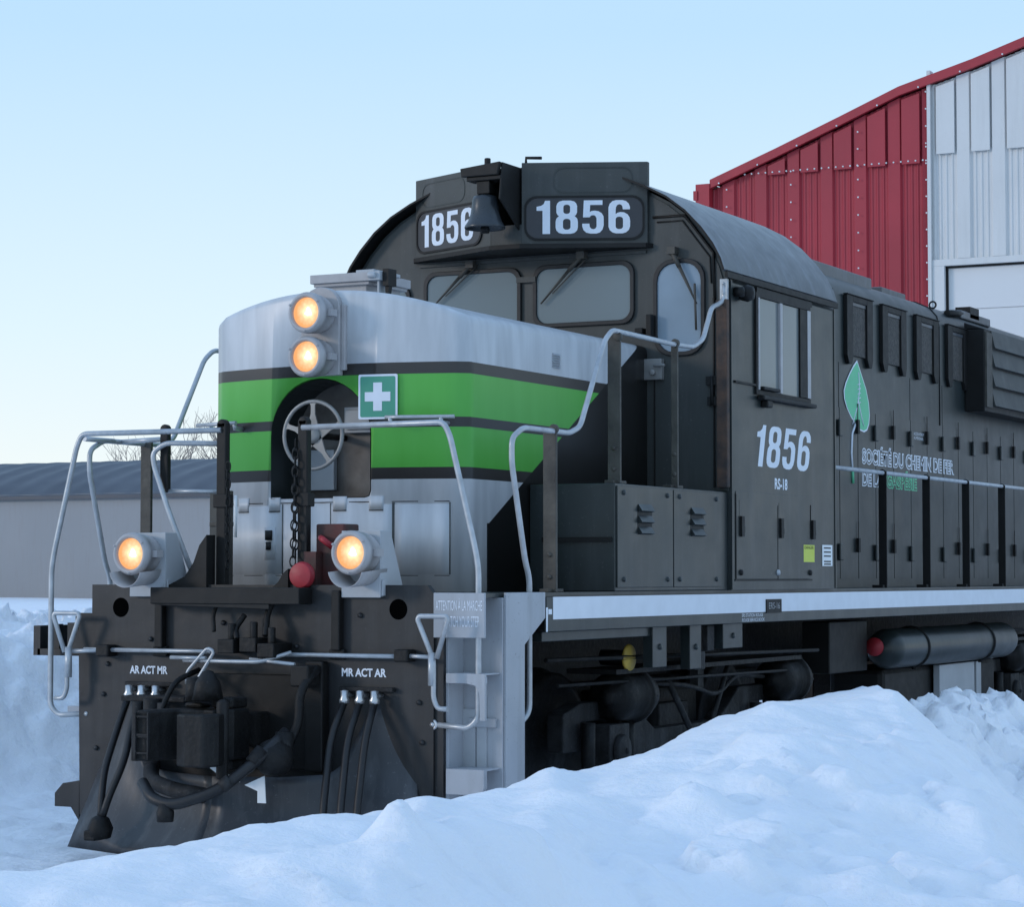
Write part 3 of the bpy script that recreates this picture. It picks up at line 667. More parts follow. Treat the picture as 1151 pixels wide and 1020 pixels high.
# first-aid sign
mb = MB(); yy = nose_y(.28)-.008
def slab(name, x0, x1, z0, z1, th, m, r=.01):
    mb = MB(); a = math.atan2(nose_y(.50)-nose_y(.25), .25)
    T = at(.375, nose_y(.375)-.010, 2.795) @ Matrix.Rotation(a, 4, 'Z')
    mb.prism(rrect(x0, z0, x1, z1, r, 3), 'y', -th, 0, T=T); return mb
sgn = part('first_aid_sign', 'decal', slab('', -.125,.125,-.135,.135,.008,'decal'), nose)
part('sign_face', 'signg', slab('', -.112,.112,-.122,.122,.010,''), sgn)
mb = slab('', -.028,.028,-.085,.085,.012,'',.001); part('sign_cross', 'decal', mb, sgn)
mb = slab('', -.082,.082,-.028,.028,.0125,'',.001); part('sign_cross', 'decal', mb, sgn)
# side louvre and seam on the nose
mb = MB()
for i in range(7): mb.box((.90,2.14+.0,3.02+.0), (.90,2.14,3.02))
mb = MB()
for i in range(6): mb.prism([(.898,3.055+.016*i),(.912,3.05+.016*i),(.898,3.065+.016*i)], 'y', 2.05, 2.16)
part('louvre', 'silver', mb, nose)
# roof box on the nose (vent housing)
mb = MB(); mb.box((-.27,1.13,3.42),(.07,1.55,3.53)); mb.box((-.31,1.08,3.545),(.12,1.6,3.60)); mb.box((-.295,1.10,3.525),(.105,1.58,3.545))
rb = part('sand_box_hatch', 'pale', mb, nose, bevel=.004)
mb = MB(); mb.box((.0,1.12,3.60),(.13,1.45,3.62)); mb.lathe([(.0001,0),(.018,0),(.018,.05),(.0001,.05)], at(.125,1.06,3.575,'+x'), 10); mb.box((.12,1.07,3.545),(.20,1.2,3.60)); mb.box((.165,1.1,3.44),(.18,1.2,3.55)); part('hatch_latch', 'silver', mb, nose, bevel=.003)
mb = MB(); mb.box((.205,1.1,3.51),(.245,1.2,3.615)); mb.prism([(.215,3.42),(.225,3.42),(.24,3.52),(.21,3.52)], 'y',1.12,1.16); part('hatch_stay', 'black', mb, nose)

# ---- headlights
def headlight(x, y, z, twin=False, hood=False):
    T = at(x, y, z, '-y')        # local +Z points to -y (forward)
    mb = MB(); mb.lathe([(.0001,-.20),(.085,-.20),(.106,-.17),(.118,-.11),(.118,-.045),(.124,-.045),(.124,-.01),(.118,0),(.112,.012),(.098,.012),(.093,0),(.090,-.02)], T, 40)
    for a in (35, 155, 270):
        a = R(a); mb.lathe([(.008,0),(.007,.01),(.0001,.012)], T @ Matrix.Translation((.112*math.cos(a), .112*math.sin(a), .008)), 8)
    mb.box((.10,-.02,-.12),(.15,.02,-.055), T); mb.tube([(x+.11,y+.09,z),(x+.145,y+.09,z)], .011, 8)
    mb.box((-.15,-.015,-.12),(-.10,.015,-.07), T); mb.tube([(x-.12,y+.09,z),(x-.165,y+.09,z)], .010, 8)
    h = mb.build('headlight', 'pale', L, loc=(x, y, z))
    mb = MB(); mb.lathe([(.0001,-.004),(.05,-.006),(.092,-.012)], T, 36); mb.build('lamp_glass', 'lens', h, loc=(x, y-.001, z))
    if hood:
        mb = MB(); vs = []; fs = []; n = 16
        for k in range(n+1):
            a = R(192 + 156*k/n); r_ = .125
            c, s = r_*math.cos(a), r_*math.sin(a)
            vs += [(x+c*.9, y-.05 , z+s*.9-.085), (x+c*.9, y+.23, z+s*.9-.065), (x+c*.87, y-.05, z+s*.87-.085), (x+c*.87, y+.23, z+s*.87-.065)]
        for k in range(n):
            a = 4*k; b = a+4; fs += [(a,b,b+1,a+1),(a+2,a+3,b+3,b+2),(a,a+2,b+2,b),(a+1,b+1,b+3,a+3)]
        mb.add(vs, fs, True); mb.build('lamp_visor', 'pale', h)
        v = bpy.data.objects[mb and h.children[-1].name]; 
    return h
for z in (3.300, 3.035): headlight(.0, .535, z)
mb = MB(); mb.prism([(-.135,2.93),(.135,2.93)]+[(.135*math.cos(R(a)), 3.34+.13*math.sin(R(a))) for a in range(0,181,15)], 'y', .70, .78); mb.box((.135,.72,2.96),(.165,.76,3.36)); part('headlight_mount', 'pale', mb, bevel=.006)
for sx in (-1, 1):
    x = .765 if sx > 0 else -.725; headlight(x, -.215, 1.850, hood=True)
    x = .742 if sx > 0 else -.715
    mb = MB(); mb.box((x-.127,-.055,1.60),(x+.127,-.045,1.975)); mb.prism([(-.045,1.605),(.20,1.605),(.20,1.66),(.06,1.975),(-.045,1.975)], 'x', x+.112, x+.127); mb.box((x+.127,-.045,1.61),(x+.14,.0,1.70)); part('headlight_bracket', 'silver', mb, bevel=.003)

# ---- front rails, posts, chains
RL = .0155
def rail(name, pts, r=.0165, f=.07, m='pipe', parent=None): 
    mb = MB(); mb.tube(fil(pts, f), r, 12); return part(name, m, mb, parent)
for sx in (1, -1):
    pts = [(sx*1.19,.0,.90),(sx*1.40,.0,.885),(sx*1.46,.0,.94),(sx*1.46,.0,1.76),(sx*1.44,.0,1.87),(sx*1.28,.0,2.50),(sx*1.24,.0,2.575),(sx*.28,.06,2.575)]
    pr_ = rail('front_handrail', pts)
    mb = MB(); mb.torus((0,0,0), .022, .010, at(sx*1.18,-.01,.90,'-y'), 16, 8); mb.lathe([(.0001,-.01),(.014,-.01),(.014,.012),(.0001,.014)], at(sx*1.18,-.01,.90,'-y'), 8); part('rail_foot', 'brass', mb, pr_)
    # side rail that climbs up the nose to the cab
    s = sx
    pts = [(s*1.45,.20,.896),(s*1.47,.50,.892),(s*1.47,.60,.95),(s*1.47,.60,1.71),(s*1.47,.545,1.81),(s*1.47,.38,2.36),(s*1.47,.38,2.50),(s*1.47,.52,2.566),(s*1.47,1.125,2.566),(s*1.47,1.27,2.61),(s*1.47,1.62,3.16),(s*1.47,1.73,3.233),(s*1.47,2.675,3.225),(s*1.47,3.0,3.235),(s*1.47,3.17,3.30),(s*1.47,3.32,3.53),(s*1.47,3.45,3.565),(s*1.485,3.50,3.60),(s*1.49,3.50,3.70)]
    sr = rail('side_handrail', pts, f=.05)
    mb = MB(); mb.box((s*1.46,3.49,3.60),(s*1.515,3.515,3.74)); 
    for z in (3.64,3.71): mb.lathe([(.010,0),(.008,.01),(.0001,.012)], at(s*1.487,3.49,z,'-y'), 8)
    part('rail_bracket', 'pipe', mb, sr, bevel=.002)
    mb = MB(); mb.box((s*1.30,.18,.88),(s*1.47,.215,.93)); part('rail_bracket', 'ladder', mb, sr, bevel=.003)
    if s < 0:
        mb = MB(); mb.tube([(-1.45,.60,2.566),(-1.45,.30,2.566)], .0165, 10); mb.tube([(-1.46,.7,2.566),(-1.10,.62,2.57)], .0165, 10); part('cross_rail', 'pipe', mb, sr)
for sx in (-1, 1):
    mb = MB(); mb.box((sx*.28-.032,.06,1.625),(sx*.28+.032,.11,2.62)); mb.box((sx*.28-.05,.05,2.12),(sx*.28+.05,.12,2.20)); 
    mb.lathe([(.0001,0),(.03,0),(.03,.05),(.0001,.05)], at(sx*.28,.11,2.61,'-y'), 12)
    p = part('front_post', 'black', mb, bevel=.006)
    # gusset foot
    prof = [(0,0),(.0,.36),(.05,.30),(.09,.2),(.15,.12),(.26,.07),(.40,.05),(.42,0)]
    if sx < 0: g_ = [(-.31-a, 1.60+b) for a, b in prof]
    else: g_ = [(.25-a*.7, 1.60+b*.45) for a, b in prof]
    mb = MB(); mb.prism(g_, 'y', -.04, .05); part('post_gusset', 'black', mb, p, recalc=True)
mb = MB(); mb.box((-.62,-.16,1.56),(.40,-.02,1.655)); mb.prism([(-.62,1.56),(.2,1.56),(.2,1.53),(-.55,1.55)],'y',-.16,-.14); part('drop_step', 'black', mb, bevel=.008)
# chain links
def chain(pts, name='safety_chain'):
    mb = MB(); P = [Vector(p) for p in pts]; d = .052; k = 0
    seglen = [(P[i+1]-P[i]).length for i in range(len(P)-1)]; tot = sum(seglen); s = 0
    while s < tot:
        a = s; i = 0
        while a > seglen[i]: a -= seglen[i]; i += 1
        c = P[i].lerp(P[i+1], a/seglen[i]); dr = (P[i+1]-P[i]).normalized()
        q = dr.to_track_quat('X', 'Z').to_matrix().to_4x4(); T = Matrix.Translation(c) @ q @ Matrix.Rotation(R(20 + 90*(k%2)), 4, 'X') @ Matrix.Diagonal((1.75,1,1,1))
        mb.torus((0,0,0), .0165, .0042, T, 12, 5); s += d; k += 1
    return part(name, 'grime', mb)
chain([(-.222,.05,2.36),(-.218,.04,1.76)])
chain([(.235,.06,2.48),(.225,.05,1.80)]); chain([(.245,.04,2.42),(.255,.03,1.84)])
# left inner rail, short posts
rail('inner_handrail', [(-.31,.15,2.50),(-.74,.15,2.515),(-.83,.15,2.46),(-.82,.15,2.38),(-.70,.15,2.08),(-.52,.15,1.70)], r=.016)
mb = MB(); mb.box((-.80,.18,2.22),(-.745,.22,2.60)); mb.lathe([(.0001,0),(.03,0),(.03,.04),(.0001,.04)], at(-.772,.22,2.60,'-y'), 12); part('rail_post', 'black', mb, bevel=.006)
mb = MB(); mb.tube([(-.78,.2,2.23),(-.40,.2,2.22)], .012, 8); part('cross_bar', 'pipe', mb)
mb = MB(); mb.box((-.62,.55,1.64),(-.55,.60,2.24)); mb.box((-.66,.5,2.02),(-.52,.56,2.05)); part('valve_stand', 'stanch', mb, bevel=.005)
mb = MB(); mb.box((-1.49,.94,1.625),(-1.41,.965,2.60)); part('stanchion', 'stanch', mb, bevel=.004)
mb = MB(); mb.tube([(-.335,.3,1.95),(-.335,.3,2.2)], .01, 8); part('white_rod', 'white', mb)
# red fittings by the right-hand post
mb = MB(); mb.box((.33,.13,1.63),(.52,.30,2.02)); part('receptacle_box', 'redbr', mb, bevel=.01)
mb = MB(); mb.lathe([(.0001,0),(.075,0),(.078,.02),(.07,.045),(.0001,.05)], at(.345,-.02,1.725,'-y'), 28); mb.box((.325,-.05,1.63),(.365,-.02,1.66)); part('receptacle_cover', 'red', mb, bevel=.003)
mb = MB(); mb.tube(fil([(.37,.12,1.94),(.42,.06,1.93),(.47,.10,1.88)],.02), .018, 8); part('angle_cock', 'red', mb)
mb = MB(); mb.box((.30,.05,1.66),(.38,.12,1.86)); part('receptacle_mount', 'redbr', mb)

# ---- equipment boxes beside the nose
for sx in (1, -1):
    mb = MB(); a, b = sorted((sx*.905, sx*1.49)); mb.box((a,1.72,1.626),(b,3.538,2.29)); bx = part('walkway_locker', 'body', mb, bevel=.006)
    if sx > 0:
        for y0, y1 in ((1.735,2.585),(2.60,3.40)):
            mb = MB(); mb.box((1.491,y0,1.65),(1.502,y1,2.275))
            for yy in (y0+.09,y1-.09):
                for zz in (1.70,2.235): mb.lathe([(.018,0),(.014,.012),(.0001,.014)], at(1.502,yy,zz,'+x'), 8)
            d = part('locker_panel', 'body', mb, bx, bevel=.003)
            for z in (2.12, 2.05, 1.98):
                mb = MB(); yc = (y0+y1)/2-.02; mb.prism([(1.503,z),(1.530,z+.008),(1.526,z+.016),(1.503,z+.05)], 'y', yc-.10, yc+.10, ); part('louvre', 'body', mb, bx, recalc=True)
            mb = MB(); mb.box((1.5025,yc-.11,1.99),(1.5035,yc+.11,2.16)); part('louvre_opening', 'black', mb, bx)
        mb = MB(); mb.box((1.0,1.70,1.93),(1.47,1.72,1.96)); part('locker_trim', 'black', mb, bx)
for y, z0, z1, wd in ((.925,1.626,2.59,.085),(1.82,2.291,3.21,.085),(2.71,2.291,3.245,.045)):
    mb = MB(); mb.box((1.485-wd,y-.01,z0),(1.485,y+.012,z1)); mb.lathe([(.0001,0),(.028,0),(.028,.03),(.0001,.03)], at(1.47,y+.01,z1-.01,'-y'), 12)
    for zz in (z0+.09, z0+.22): mb.lathe([(.016,0),(.013,.012),(.0001,.013)], at(1.485-wd/2,y-.01,zz,'-y'), 8)
    mb.box((1.40,y-.06,z0),(1.46,y+.14,z0+.02)); part('stanchion', 'stanch', mb, bevel=.003)
mb = MB(); mb.box((.885,3.48,3.07),(1.03,3.53,3.215)); mb.tube([(.98,3.46,3.165),(1.07,3.44,3.165)], .012, 8); mb.lathe([(.0001,0),(.02,0),(.02,.03),(.0001,.03)], at(.97,3.48,3.12,'-y'), 10); part('junction_box', 'wheel', mb, bevel=.004)
mb = MB(); mb.box((.93,3.44,3.36),(.97,3.53,3.52)); mb.box((.84,3.45,3.39),(.90,3.53,3.43)); part('door_stop', 'black', mb, bevel=.006)

# ---- cab
ARC = [(0,4.61),(.25,4.60),(.52,4.555),(.75,4.485),(.92,4.415),(1.08,4.33),(1.217,4.225),(1.335,4.10),(1.42,3.985),(1.475,3.88),(1.50,3.80)]
prof = [(-x, z) for x, z in reversed(ARC)] + ARC[1:]
body = [(-1.515,1.626),(-1.515,3.72)] + [(x*.993, z-.03) for x, z in prof] + [(1.515,3.72),(1.515,1.626)]
mb = MB(); mb.prism(body, 'y', 3.54, 5.62); 
for i in range(len(mb.f)): pass
cab = part('cab', 'body', mb, recalc=True)
# front sheet has its own, browner tone: a thin plate over the cab front
mb = MB(); fr = [(-1.50,2.30)] + [(x*.975, z-.045) for x, z in prof] + [(1.50,2.30)]; mb.prism(fr, 'y', 3.530, 3.54); part('cab_front_plate', 'front', mb, cab, recalc=True)
mb = MB(); roof = [(x*1.012, z) for x, z in prof]; inn = [(x*1.004, z-.012) for x, z in reversed(prof)]
vs = []; fs = []; nn = len(roof); ino = list(reversed(inn))
YS = (3.43, 5.68)
for yv in YS:
    vs += [(x, yv, z) for x, z in roof]; vs += [(x, yv, z) for x, z in ino]
for i in range(nn-1):
    fs += [(i, i+1, 2*nn+i+1, 2*nn+i), (nn+i, 3*nn+i, 3*nn+i+1, nn+i+1), (i, nn+i, nn+i+1, i+1), (2*nn+i, 2*nn+i+1, 3*nn+i+1, 3*nn+i)]
fs += [(0, 2*nn, 3*nn, nn), (nn-1, 2*nn-1, 4*nn-1, 3*nn-1)]
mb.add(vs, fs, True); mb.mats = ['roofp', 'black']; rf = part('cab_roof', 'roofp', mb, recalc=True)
for p_ in rf.data.polygons:
    c_ = sum((Vector(rf.data.vertices[v].co) for v in p_.vertices), Vector())/len(p_.vertices)
    if p_.normal.dot(Vector((c_.x, 0, c_.z - 3.2))) < .05: p_.material_index = 1  # underside coloured black for the shade below the overhang
md = rf.modifiers.new('e', 'EDGE_SPLIT'); md.split_angle = R(40)
mb = MB(); mb.box((1.515,3.45,3.745),(1.535,5.66,3.785)); mb.box((1.515,4.0,3.70),(1.53,5.1,3.735)); part('drip_rail', 'black', mb, rf)
# raised seam on the right of the front sheet
mb = MB(); mb.tube([(.95,3.525,4.20),(1.19,3.525,4.20),(1.40,3.525,3.93),(1.41,3.525,3.60)], .010, 6); mb.tube([(.98,3.525,4.165),(1.17,3.525,4.165),(1.375,3.525,3.90),(1.385,3.525,3.72)], .006, 6); part('front_seam', 'black', mb, cab)
mb = MB(); mb.box((1.435,3.48,2.32),(1.515,3.529,3.60)); part('corner_post', 'rust', mb, bevel=.006)
mb = MB(); mb.box((1.397,3.515,2.32),(1.407,3.53,3.62)); mb.box((.955,3.52,2.32),(.962,3.53,3.2)); part('door_seam', 'black', mb, cab)
mb = MB(); mb.box((1.35,3.50,3.02),(1.43,3.53,3.08)); mb.box((1.36,3.50,2.88),(1.44,3.53,2.94)); mb.tube([(1.395,3.50,2.88),(1.395,3.50,3.08)], .012, 8); part('door_hinge', 'black', mb, cab)
# windows of the cab front
def window(x0, z0, x1, z1, r, m, gas=.030):
    mb = MB(); P = rrect(x0-gas, z0-gas, x1+gas, z1+gas, r+gas); ring(mb, P, gas, 'y', 3.53, 3.508); fr = part('cab_window', 'rubber', mb, cab, recalc=True, bevel=.006)
    return fr
def pane(P, y, m, parent, axis='y', th=.004):
    mb = MB(); mb.prism(P, axis, y, y+th); return mb.build('window_pane', m, parent, recalc=True)
def cabwin(x0, z0, x1, z1, r, m):
    mb = MB(); P = rrect(x0-.03, z0-.03, x1+.03, z1+.03, r+.03); ring(mb, P, .03, 'y', 3.53, 3.508)
    f = part('cab_window', 'rubber', mb, recalc=True, bevel=.005)
    pane(rrect(x0-.002, z0-.002, x1+.002, z1+.002, r), 3.520, m, f); return f
cabwin(-.83,3.47,-.10,3.885,.06,'glass'); cabwin(.055,3.50,.78,3.885,.06,'glass')
cabwin(-1.31,3.27,-1.00,3.84,.10,'glass'); cabwin(.985,3.26,1.31,3.87,.11,'glasslt')
def wiper(a, b, blade=None):
    mb = MB(); a = Vector(a); b = Vector(b); mid = a.lerp(b, .3)
    mb.tube([a, mid], .016, 8); mb.tube([mid, b], [.012, .006], 8); mb.tube([a + Vector((.03,0,-.03)), a.lerp(b,.75)+Vector((.012,0,-.012))], .004, 6)
    mb.box(a + Vector((-.03,-.02,-.02)), a + Vector((.03,.05,.03)))
    if blade: mb.tube(blade, .008, 6)
    part('wiper', 'stanch', mb)
wiper((-.46,3.48,3.945),(-.75,3.49,3.68)); wiper((.42,3.48,3.96),(.10,3.49,3.64))
wiper((1.11,3.48,3.95),(1.29,3.49,3.58),[(1.275,3.49,3.72),(1.285,3.49,3.40)])
mb = MB(); mb.box((-.10,3.50,3.80),(.05,3.529,3.84)); mb.box((-.9,3.515,3.955),(.9,3.53,3.975)); part('front_rib', 'front', mb, cab)
# side window with armrest
mb = MB(); P = [(3.98,2.985),(5.06,2.985),(5.06,3.70),(3.98,3.70)]; ring(mb, P, .03, 'x', 1.515, 1.532); sw = part('cab_side_window', 'black', mb, recalc=True)
mb = MB(); mb.box((1.516,4.02,3.02),(1.520,4.46,3.665)); mb.build('window_pane', 'glassm', sw)
mb = MB(); mb.box((1.516,4.48,3.02),(1.520,4.84,3.665)); mb.build('window_pane', 'glassm', sw)
for a_, b_ in ((4.43,4.475),(4.012,4.035),(4.985,5.05)):
    mb = MB(); mb.box((1.521,a_,3.02),(1.538,b_,3.665)); part('window_bar', 'pale', mb, sw)
mb = MB(); mb.box((1.521,4.84,3.02),(1.535,4.995,3.665)); part('window_post', 'black', mb, sw)
mb = MB(); mb.box((1.515,4.02,2.95),(1.575,5.08,2.98)); mb.box((1.515,4.1,2.90),(1.57,4.2,2.95)); mb.box((1.515,4.06,3.02),(1.56,4.38,3.045)); part('armrest', 'black', mb, sw, bevel=.01)
mb = MB(); mb.box((1.515,3.60,3.04),(1.53,3.98,3.055)); part('drip_strip', 'black', mb, sw)
mb = MB(); mb.lathe([(.0001,0),(.045,0),(.06,.05),(.045,.09),(.0001,.1)], at(1.52,3.72,3.66,'+x'), 16); mb.lathe([(.0001,0),(.035,0),(.035,.06),(.0001,.07)], at(1.52,3.62,3.66,'+x'), 12); part('horn', 'black', mb)
# cab side lettering, doors, stickers
digits('1856', 'cab_number', 'decal', cab, (1.5156,3.96,2.485), (0,1,0), .295, 1.08, shear=.27)
text('RS-18', 'cab_lettering', 'decal', cab, (1.5156,4.36,2.335), (0,1,0), .08, .25, offset=.03)
mb = MB(); mb.box((1.515,3.62,1.70),(1.519,5.06,2.30)); cd = part('cab_side_door', 'body', mb, cab, bevel=.002)
for y in (3.615, 4.40): 
    mb = MB(); mb.box((1.5155,y,1.70),(1.5205,y+.012,2.28 if y<4 else 2.22)); part('door_gap', 'black', mb, cab)
mb = MB(); mb.box((1.5155,3.60,1.687),(1.5205,5.10,1.699)); part('door_gap', 'black', mb, cab)
for y in (3.72, 4.47, 5.12):
    mb = MB(); mb.box((1.5195,y-.03,1.99),(1.535,y+.02,2.13)); mb.box((1.5195,y+.02,2.02),(1.53,y+.04,2.06)); mb.box((1.5155,y-.045,2.0),(1.5195,y-.038,2.24)); part('door_latch', 'black', mb, cab)
for y in (3.70, 4.40, 5.05):
    mb = MB(); mb.lathe([(.022,0),(.018,.014),(.0001,.016)], at(1.5195,y,1.745,'+x'), 10); part('bolt_head', 'black' if y != 4.40 else 'pipe', mb, cab)
mb = MB(); mb.box((1.5155,4.925,1.823),(1.5195,5.15,1.948)); sy = part('yellow_sticker', 'stick_y', mb, cab)
text('DANGER', 'sticker_lettering', 'black', cab, (1.5205,4.94,1.918), (0,1,0), .022, .19); 
mb = MB(); mb.box((1.5155,5.32,1.795),(1.5195,5.535,1.952)); part('white_sticker', 'white', mb, cab)
for z in (1.93,1.90,1.87,1.83,1.81):
    mb = MB(); mb.box((1.5196,5.35,z-.006),(1.5201,5.50,z+.004)); part('sticker_print', 'black', mb, cab)
for y in (3.545, 5.60):
    mb = MB(); mb.box((1.5152,y,1.63),(1.5212,y+.02,3.74)); part('cab_corner_strip', 'body', mb, cab)

# ---- number boards and bell
mb = MB()
mb.prism([(-.92,3.535),(-.92,3.50),(-.12,3.15),(-.12,3.80),(-.5,3.80)], 'z', 4.02, 4.59); mb.prism([(.12,3.80),(.12,3.15),(.92,3.50),(.92,3.535),(.5,3.80)], 'z', 4.02, 4.59); mb.box((-.12,3.152,4.022),(.12,3.8,4.16)); mb.box((-.12,3.50,4.16),(.12,3.79,4.585))
nb = part('number_housing', 'front', mb, bevel=.004, recalc=True)
mb = MB(); mb.prism([(-.95,3.53),(-.92,3.47),(-.12,3.12),(.12,3.12),(.92,3.47),(.95,3.53)], 'z', 3.99, 4.02); part('shelf_shadow', 'black', mb, nb)  # shelf coloured black as the shadow beneath the number housing
import math as _m
al = _m.atan2(.35, .80)
for sx in (-1, 1):
    d = Vector((.80, .35*sx, 0)).normalized(); 
    o = Vector((.12,3.15,0)) if sx > 0 else Vector((-.92,3.50,0)); 
    T = Matrix.Translation(o) @ Matrix.Rotation(_m.atan2(d.y, d.x), 4, 'Z')
    wdt = .873 if sx > 0 else .80
    mb = MB(); mb.prism(rrect(.03,4.055,wdt-.03,4.345,.075), 'y', -.006, 0, T=T); fr_ = part('number_plate', 'dkdecal', mb, nb, recalc=True)
    mb = MB(); ring(mb, rrect(.02,4.045,wdt-.02,4.355,.085), .014, 'y', -.012, 0, T=T); part('plate_frame', 'black', mb, nb, recalc=True)
    mb = MB(); ring(mb, rrect(.22 if sx>0 else .08,4.375,wdt-.1 if sx>0 else wdt-.22,4.555,.07), .008, 'y', -.003, 0, T=T); part('class_light_cover', 'body', mb, nb, recalc=True)
    nrm = Vector((d.y, -d.x, 0))
    og = o + d*(.10 if sx > 0 else .075) + nrm*.0075 + Vector((0,0,4.09))
    digits('1856', 'number_lettering', 'decal', nb, og, d, .232, .655 if sx > 0 else .61, .03)
mb = MB(); mb.tube([(.08,3.3,4.59),(.08,3.3,4.65),(.20,3.3,4.64)], .012, 6); part('roof_hook', 'black', mb, nb)
mb = MB(); T = at(-.05,2.93,4.11)
mb.lathe([(.0001,.232),(.055,.232),(.078,.225),(.088,.20),(.092,.15),(.100,.10),(.118,.05),(.138,.02),(.142,.008),(.138,0),(.130,.002),(.115,.03),(.095,.08),(.085,.15),(.0001,.19)], T, 40); bell = part('bell', 'bell', mb)
mb = MB(); mb.lathe([(.0001,-.03),(.03,-.028),(.034,.0),(.012,.05),(.012,.15)], T, 14); part('bell_clapper', 'grime', mb, bell)
mb = MB(); mb.box((-.17,2.88,4.44),(.10,3.0,4.47)); mb.prism([(-.20,4.47),(.08,4.47),(.10,4.56),(-.21,4.53)], 'y', 2.86, 2.90); mb.box((-.10,2.9,4.35),(-.0,2.97,4.44)); mb.prism([(2.86,4.30),(3.15,4.12),(3.5,4.12),(3.5,4.56),(2.9,4.56)], 'x', .09, .105); mb.box((-.12,2.9,4.49),(.10,3.5,4.515)); mb.tube([(-.03,2.93,4.4),(-.03,2.93,4.60)], .022, 10)
part('bell_bracket', 'black', mb, bell, bevel=.006)

# ---- long hood
HX = .92
hp = [(-HX,1.626),(-HX,4.05),(-.90,4.14),(-.83,4.22),(-.70,4.28),(-.4,4.33),(0,4.345),(.4,4.33),(.70,4.28),(.83,4.22),(.90,4.14),(HX,4.05),(HX,1.626)]
mb = MB(); mb.prism(hp, 'y', 5.621, 15.6, smooth=True); hood = part('long_hood', 'body', mb, recalc=True); md = hood.modifiers.new('e','EDGE_SPLIT'); md.split_angle = R(35)
mb = MB()
for x0,y0,x1,y1,z in ((.2,6.4,.80,8.6,4.335),(.3,9.4,.62,10.1,4.36),(-.5,6.5,.1,12,4.38),(.2,11.1,.85,12.1,4.30)): mb.box((x0,y0,4.22),(x1,y1,z))
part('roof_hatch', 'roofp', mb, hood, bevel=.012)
for y in (10.35, 11.25):
    mb = MB(); mb.torus((0,0,0), .032, .009, at(.80,y,4.275,'-y'), 16, 6); part('lifting_eye', 'black', mb, hood)
mb = MB(); mb.tube([(.86,10.6,4.22),(.80,11.5,4.30)], .03, 8); mb.box((.70,11.4,4.25),(.85,11.7,4.36)); part('exhaust_pipe', 'black', mb, hood)
for y in (6.47, 7.51, 8.43, 9.38, 10.33):
    mb = MB()
    for ya, yb, sg in ((y, y+.15, 1), (y+.51, y+.66, -1)):
        mb.prism([(ya,3.57),(ya,4.08),(yb,4.08),(yb,3.57),(yb-.03,3.50),(ya+.05,3.50)], 'x', HX, HX+.035)
    mb.box((HX,y+.151,4.03),(HX+.035,y+.509,4.08)); mb.box((HX,y-.01,4.081),(HX+.045,y+.67,4.09))
    f = part('filter_frame', 'black', mb, recalc=True, bevel=.004)
    mb = MB(); mb.box((HX+.002,y+.152,3.58),(HX+.016,y+.508,4.0)); mb.build('filter_mesh', 'mesh', f)
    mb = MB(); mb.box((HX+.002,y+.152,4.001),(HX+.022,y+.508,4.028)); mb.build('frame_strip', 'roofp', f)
seams = [5.70,6.55,7.38,8.30,9.27,10.23,11.20,12.15,13.1,14.05,15.0]
for i in range(len(seams)-1):
    a, b = seams[i], seams[i+1]; m_ = (a+b)/2
    for j, (p, q) in enumerate(((a, m_), (m_, b))):
        mb = MB(); mb.box((HX,p+.008,1.70),(HX+.004,q-.008,3.12)); d = part('hood_door', 'body', mb, hood)
        if j == 0:
            for z in (2.98, 1.98):
                mb = MB(); mb.box((HX+.012,q-.075,z-.06),(HX+.035,q-.03,z+.06)); mb.box((HX+.012,q-.028,z-.05),(HX+.016,q-.018,z+.20)); part('door_latch', 'black', mb, hood)
        if j == 1:
            for z in (2.95, 1.92):
                mb = MB(); mb.box((HX+.010,q-.07,z-.07),(HX+.035,q+.01,z+.07)); part('door_hinge', 'body', mb, hood, bevel=.008)
for y in (7.38, 9.27, 10.23):
    mb = MB(); mb.box((HX,y-.006,3.12),(HX+.002,y+.006,3.50)); part('hood_seam', 'black', mb, hood)
mb = MB(); mb.tube([(x, 10.15, z+.004) for x, z in hp[7:12]], .008, 6); mb.tube([(HX+.003,10.15,4.05),(HX+.003,10.15,3.12)], .006, 6); part('hood_seam', 'black', mb, hood)
# radiator / brake intake box standing out from the hood
mb = MB(); mb.box((HX,10.95,3.30),(1.12,14.6,4.09)); mb.prism([(HX,4.09),(1.12,4.09),(HX,4.16)], 'y', 10.95, 14.6); ib = part('intake_box', 'black', mb, bevel=.01)
mb = MB(); mb.box((1.12,10.96,3.34),(1.14,11.15,4.06)); part('intake_edge', 'stanch', mb, ib)
for z in (3.36,3.55,3.74,3.92):
    mb = MB(); mb.prism([(1.12,z),(1.165,z),(1.155,z+.03),(1.125,z+.17),(1.12,z+.17)], 'y', 11.17, 14.55); part('intake_slat', 'front', mb, ib, recalc=True)
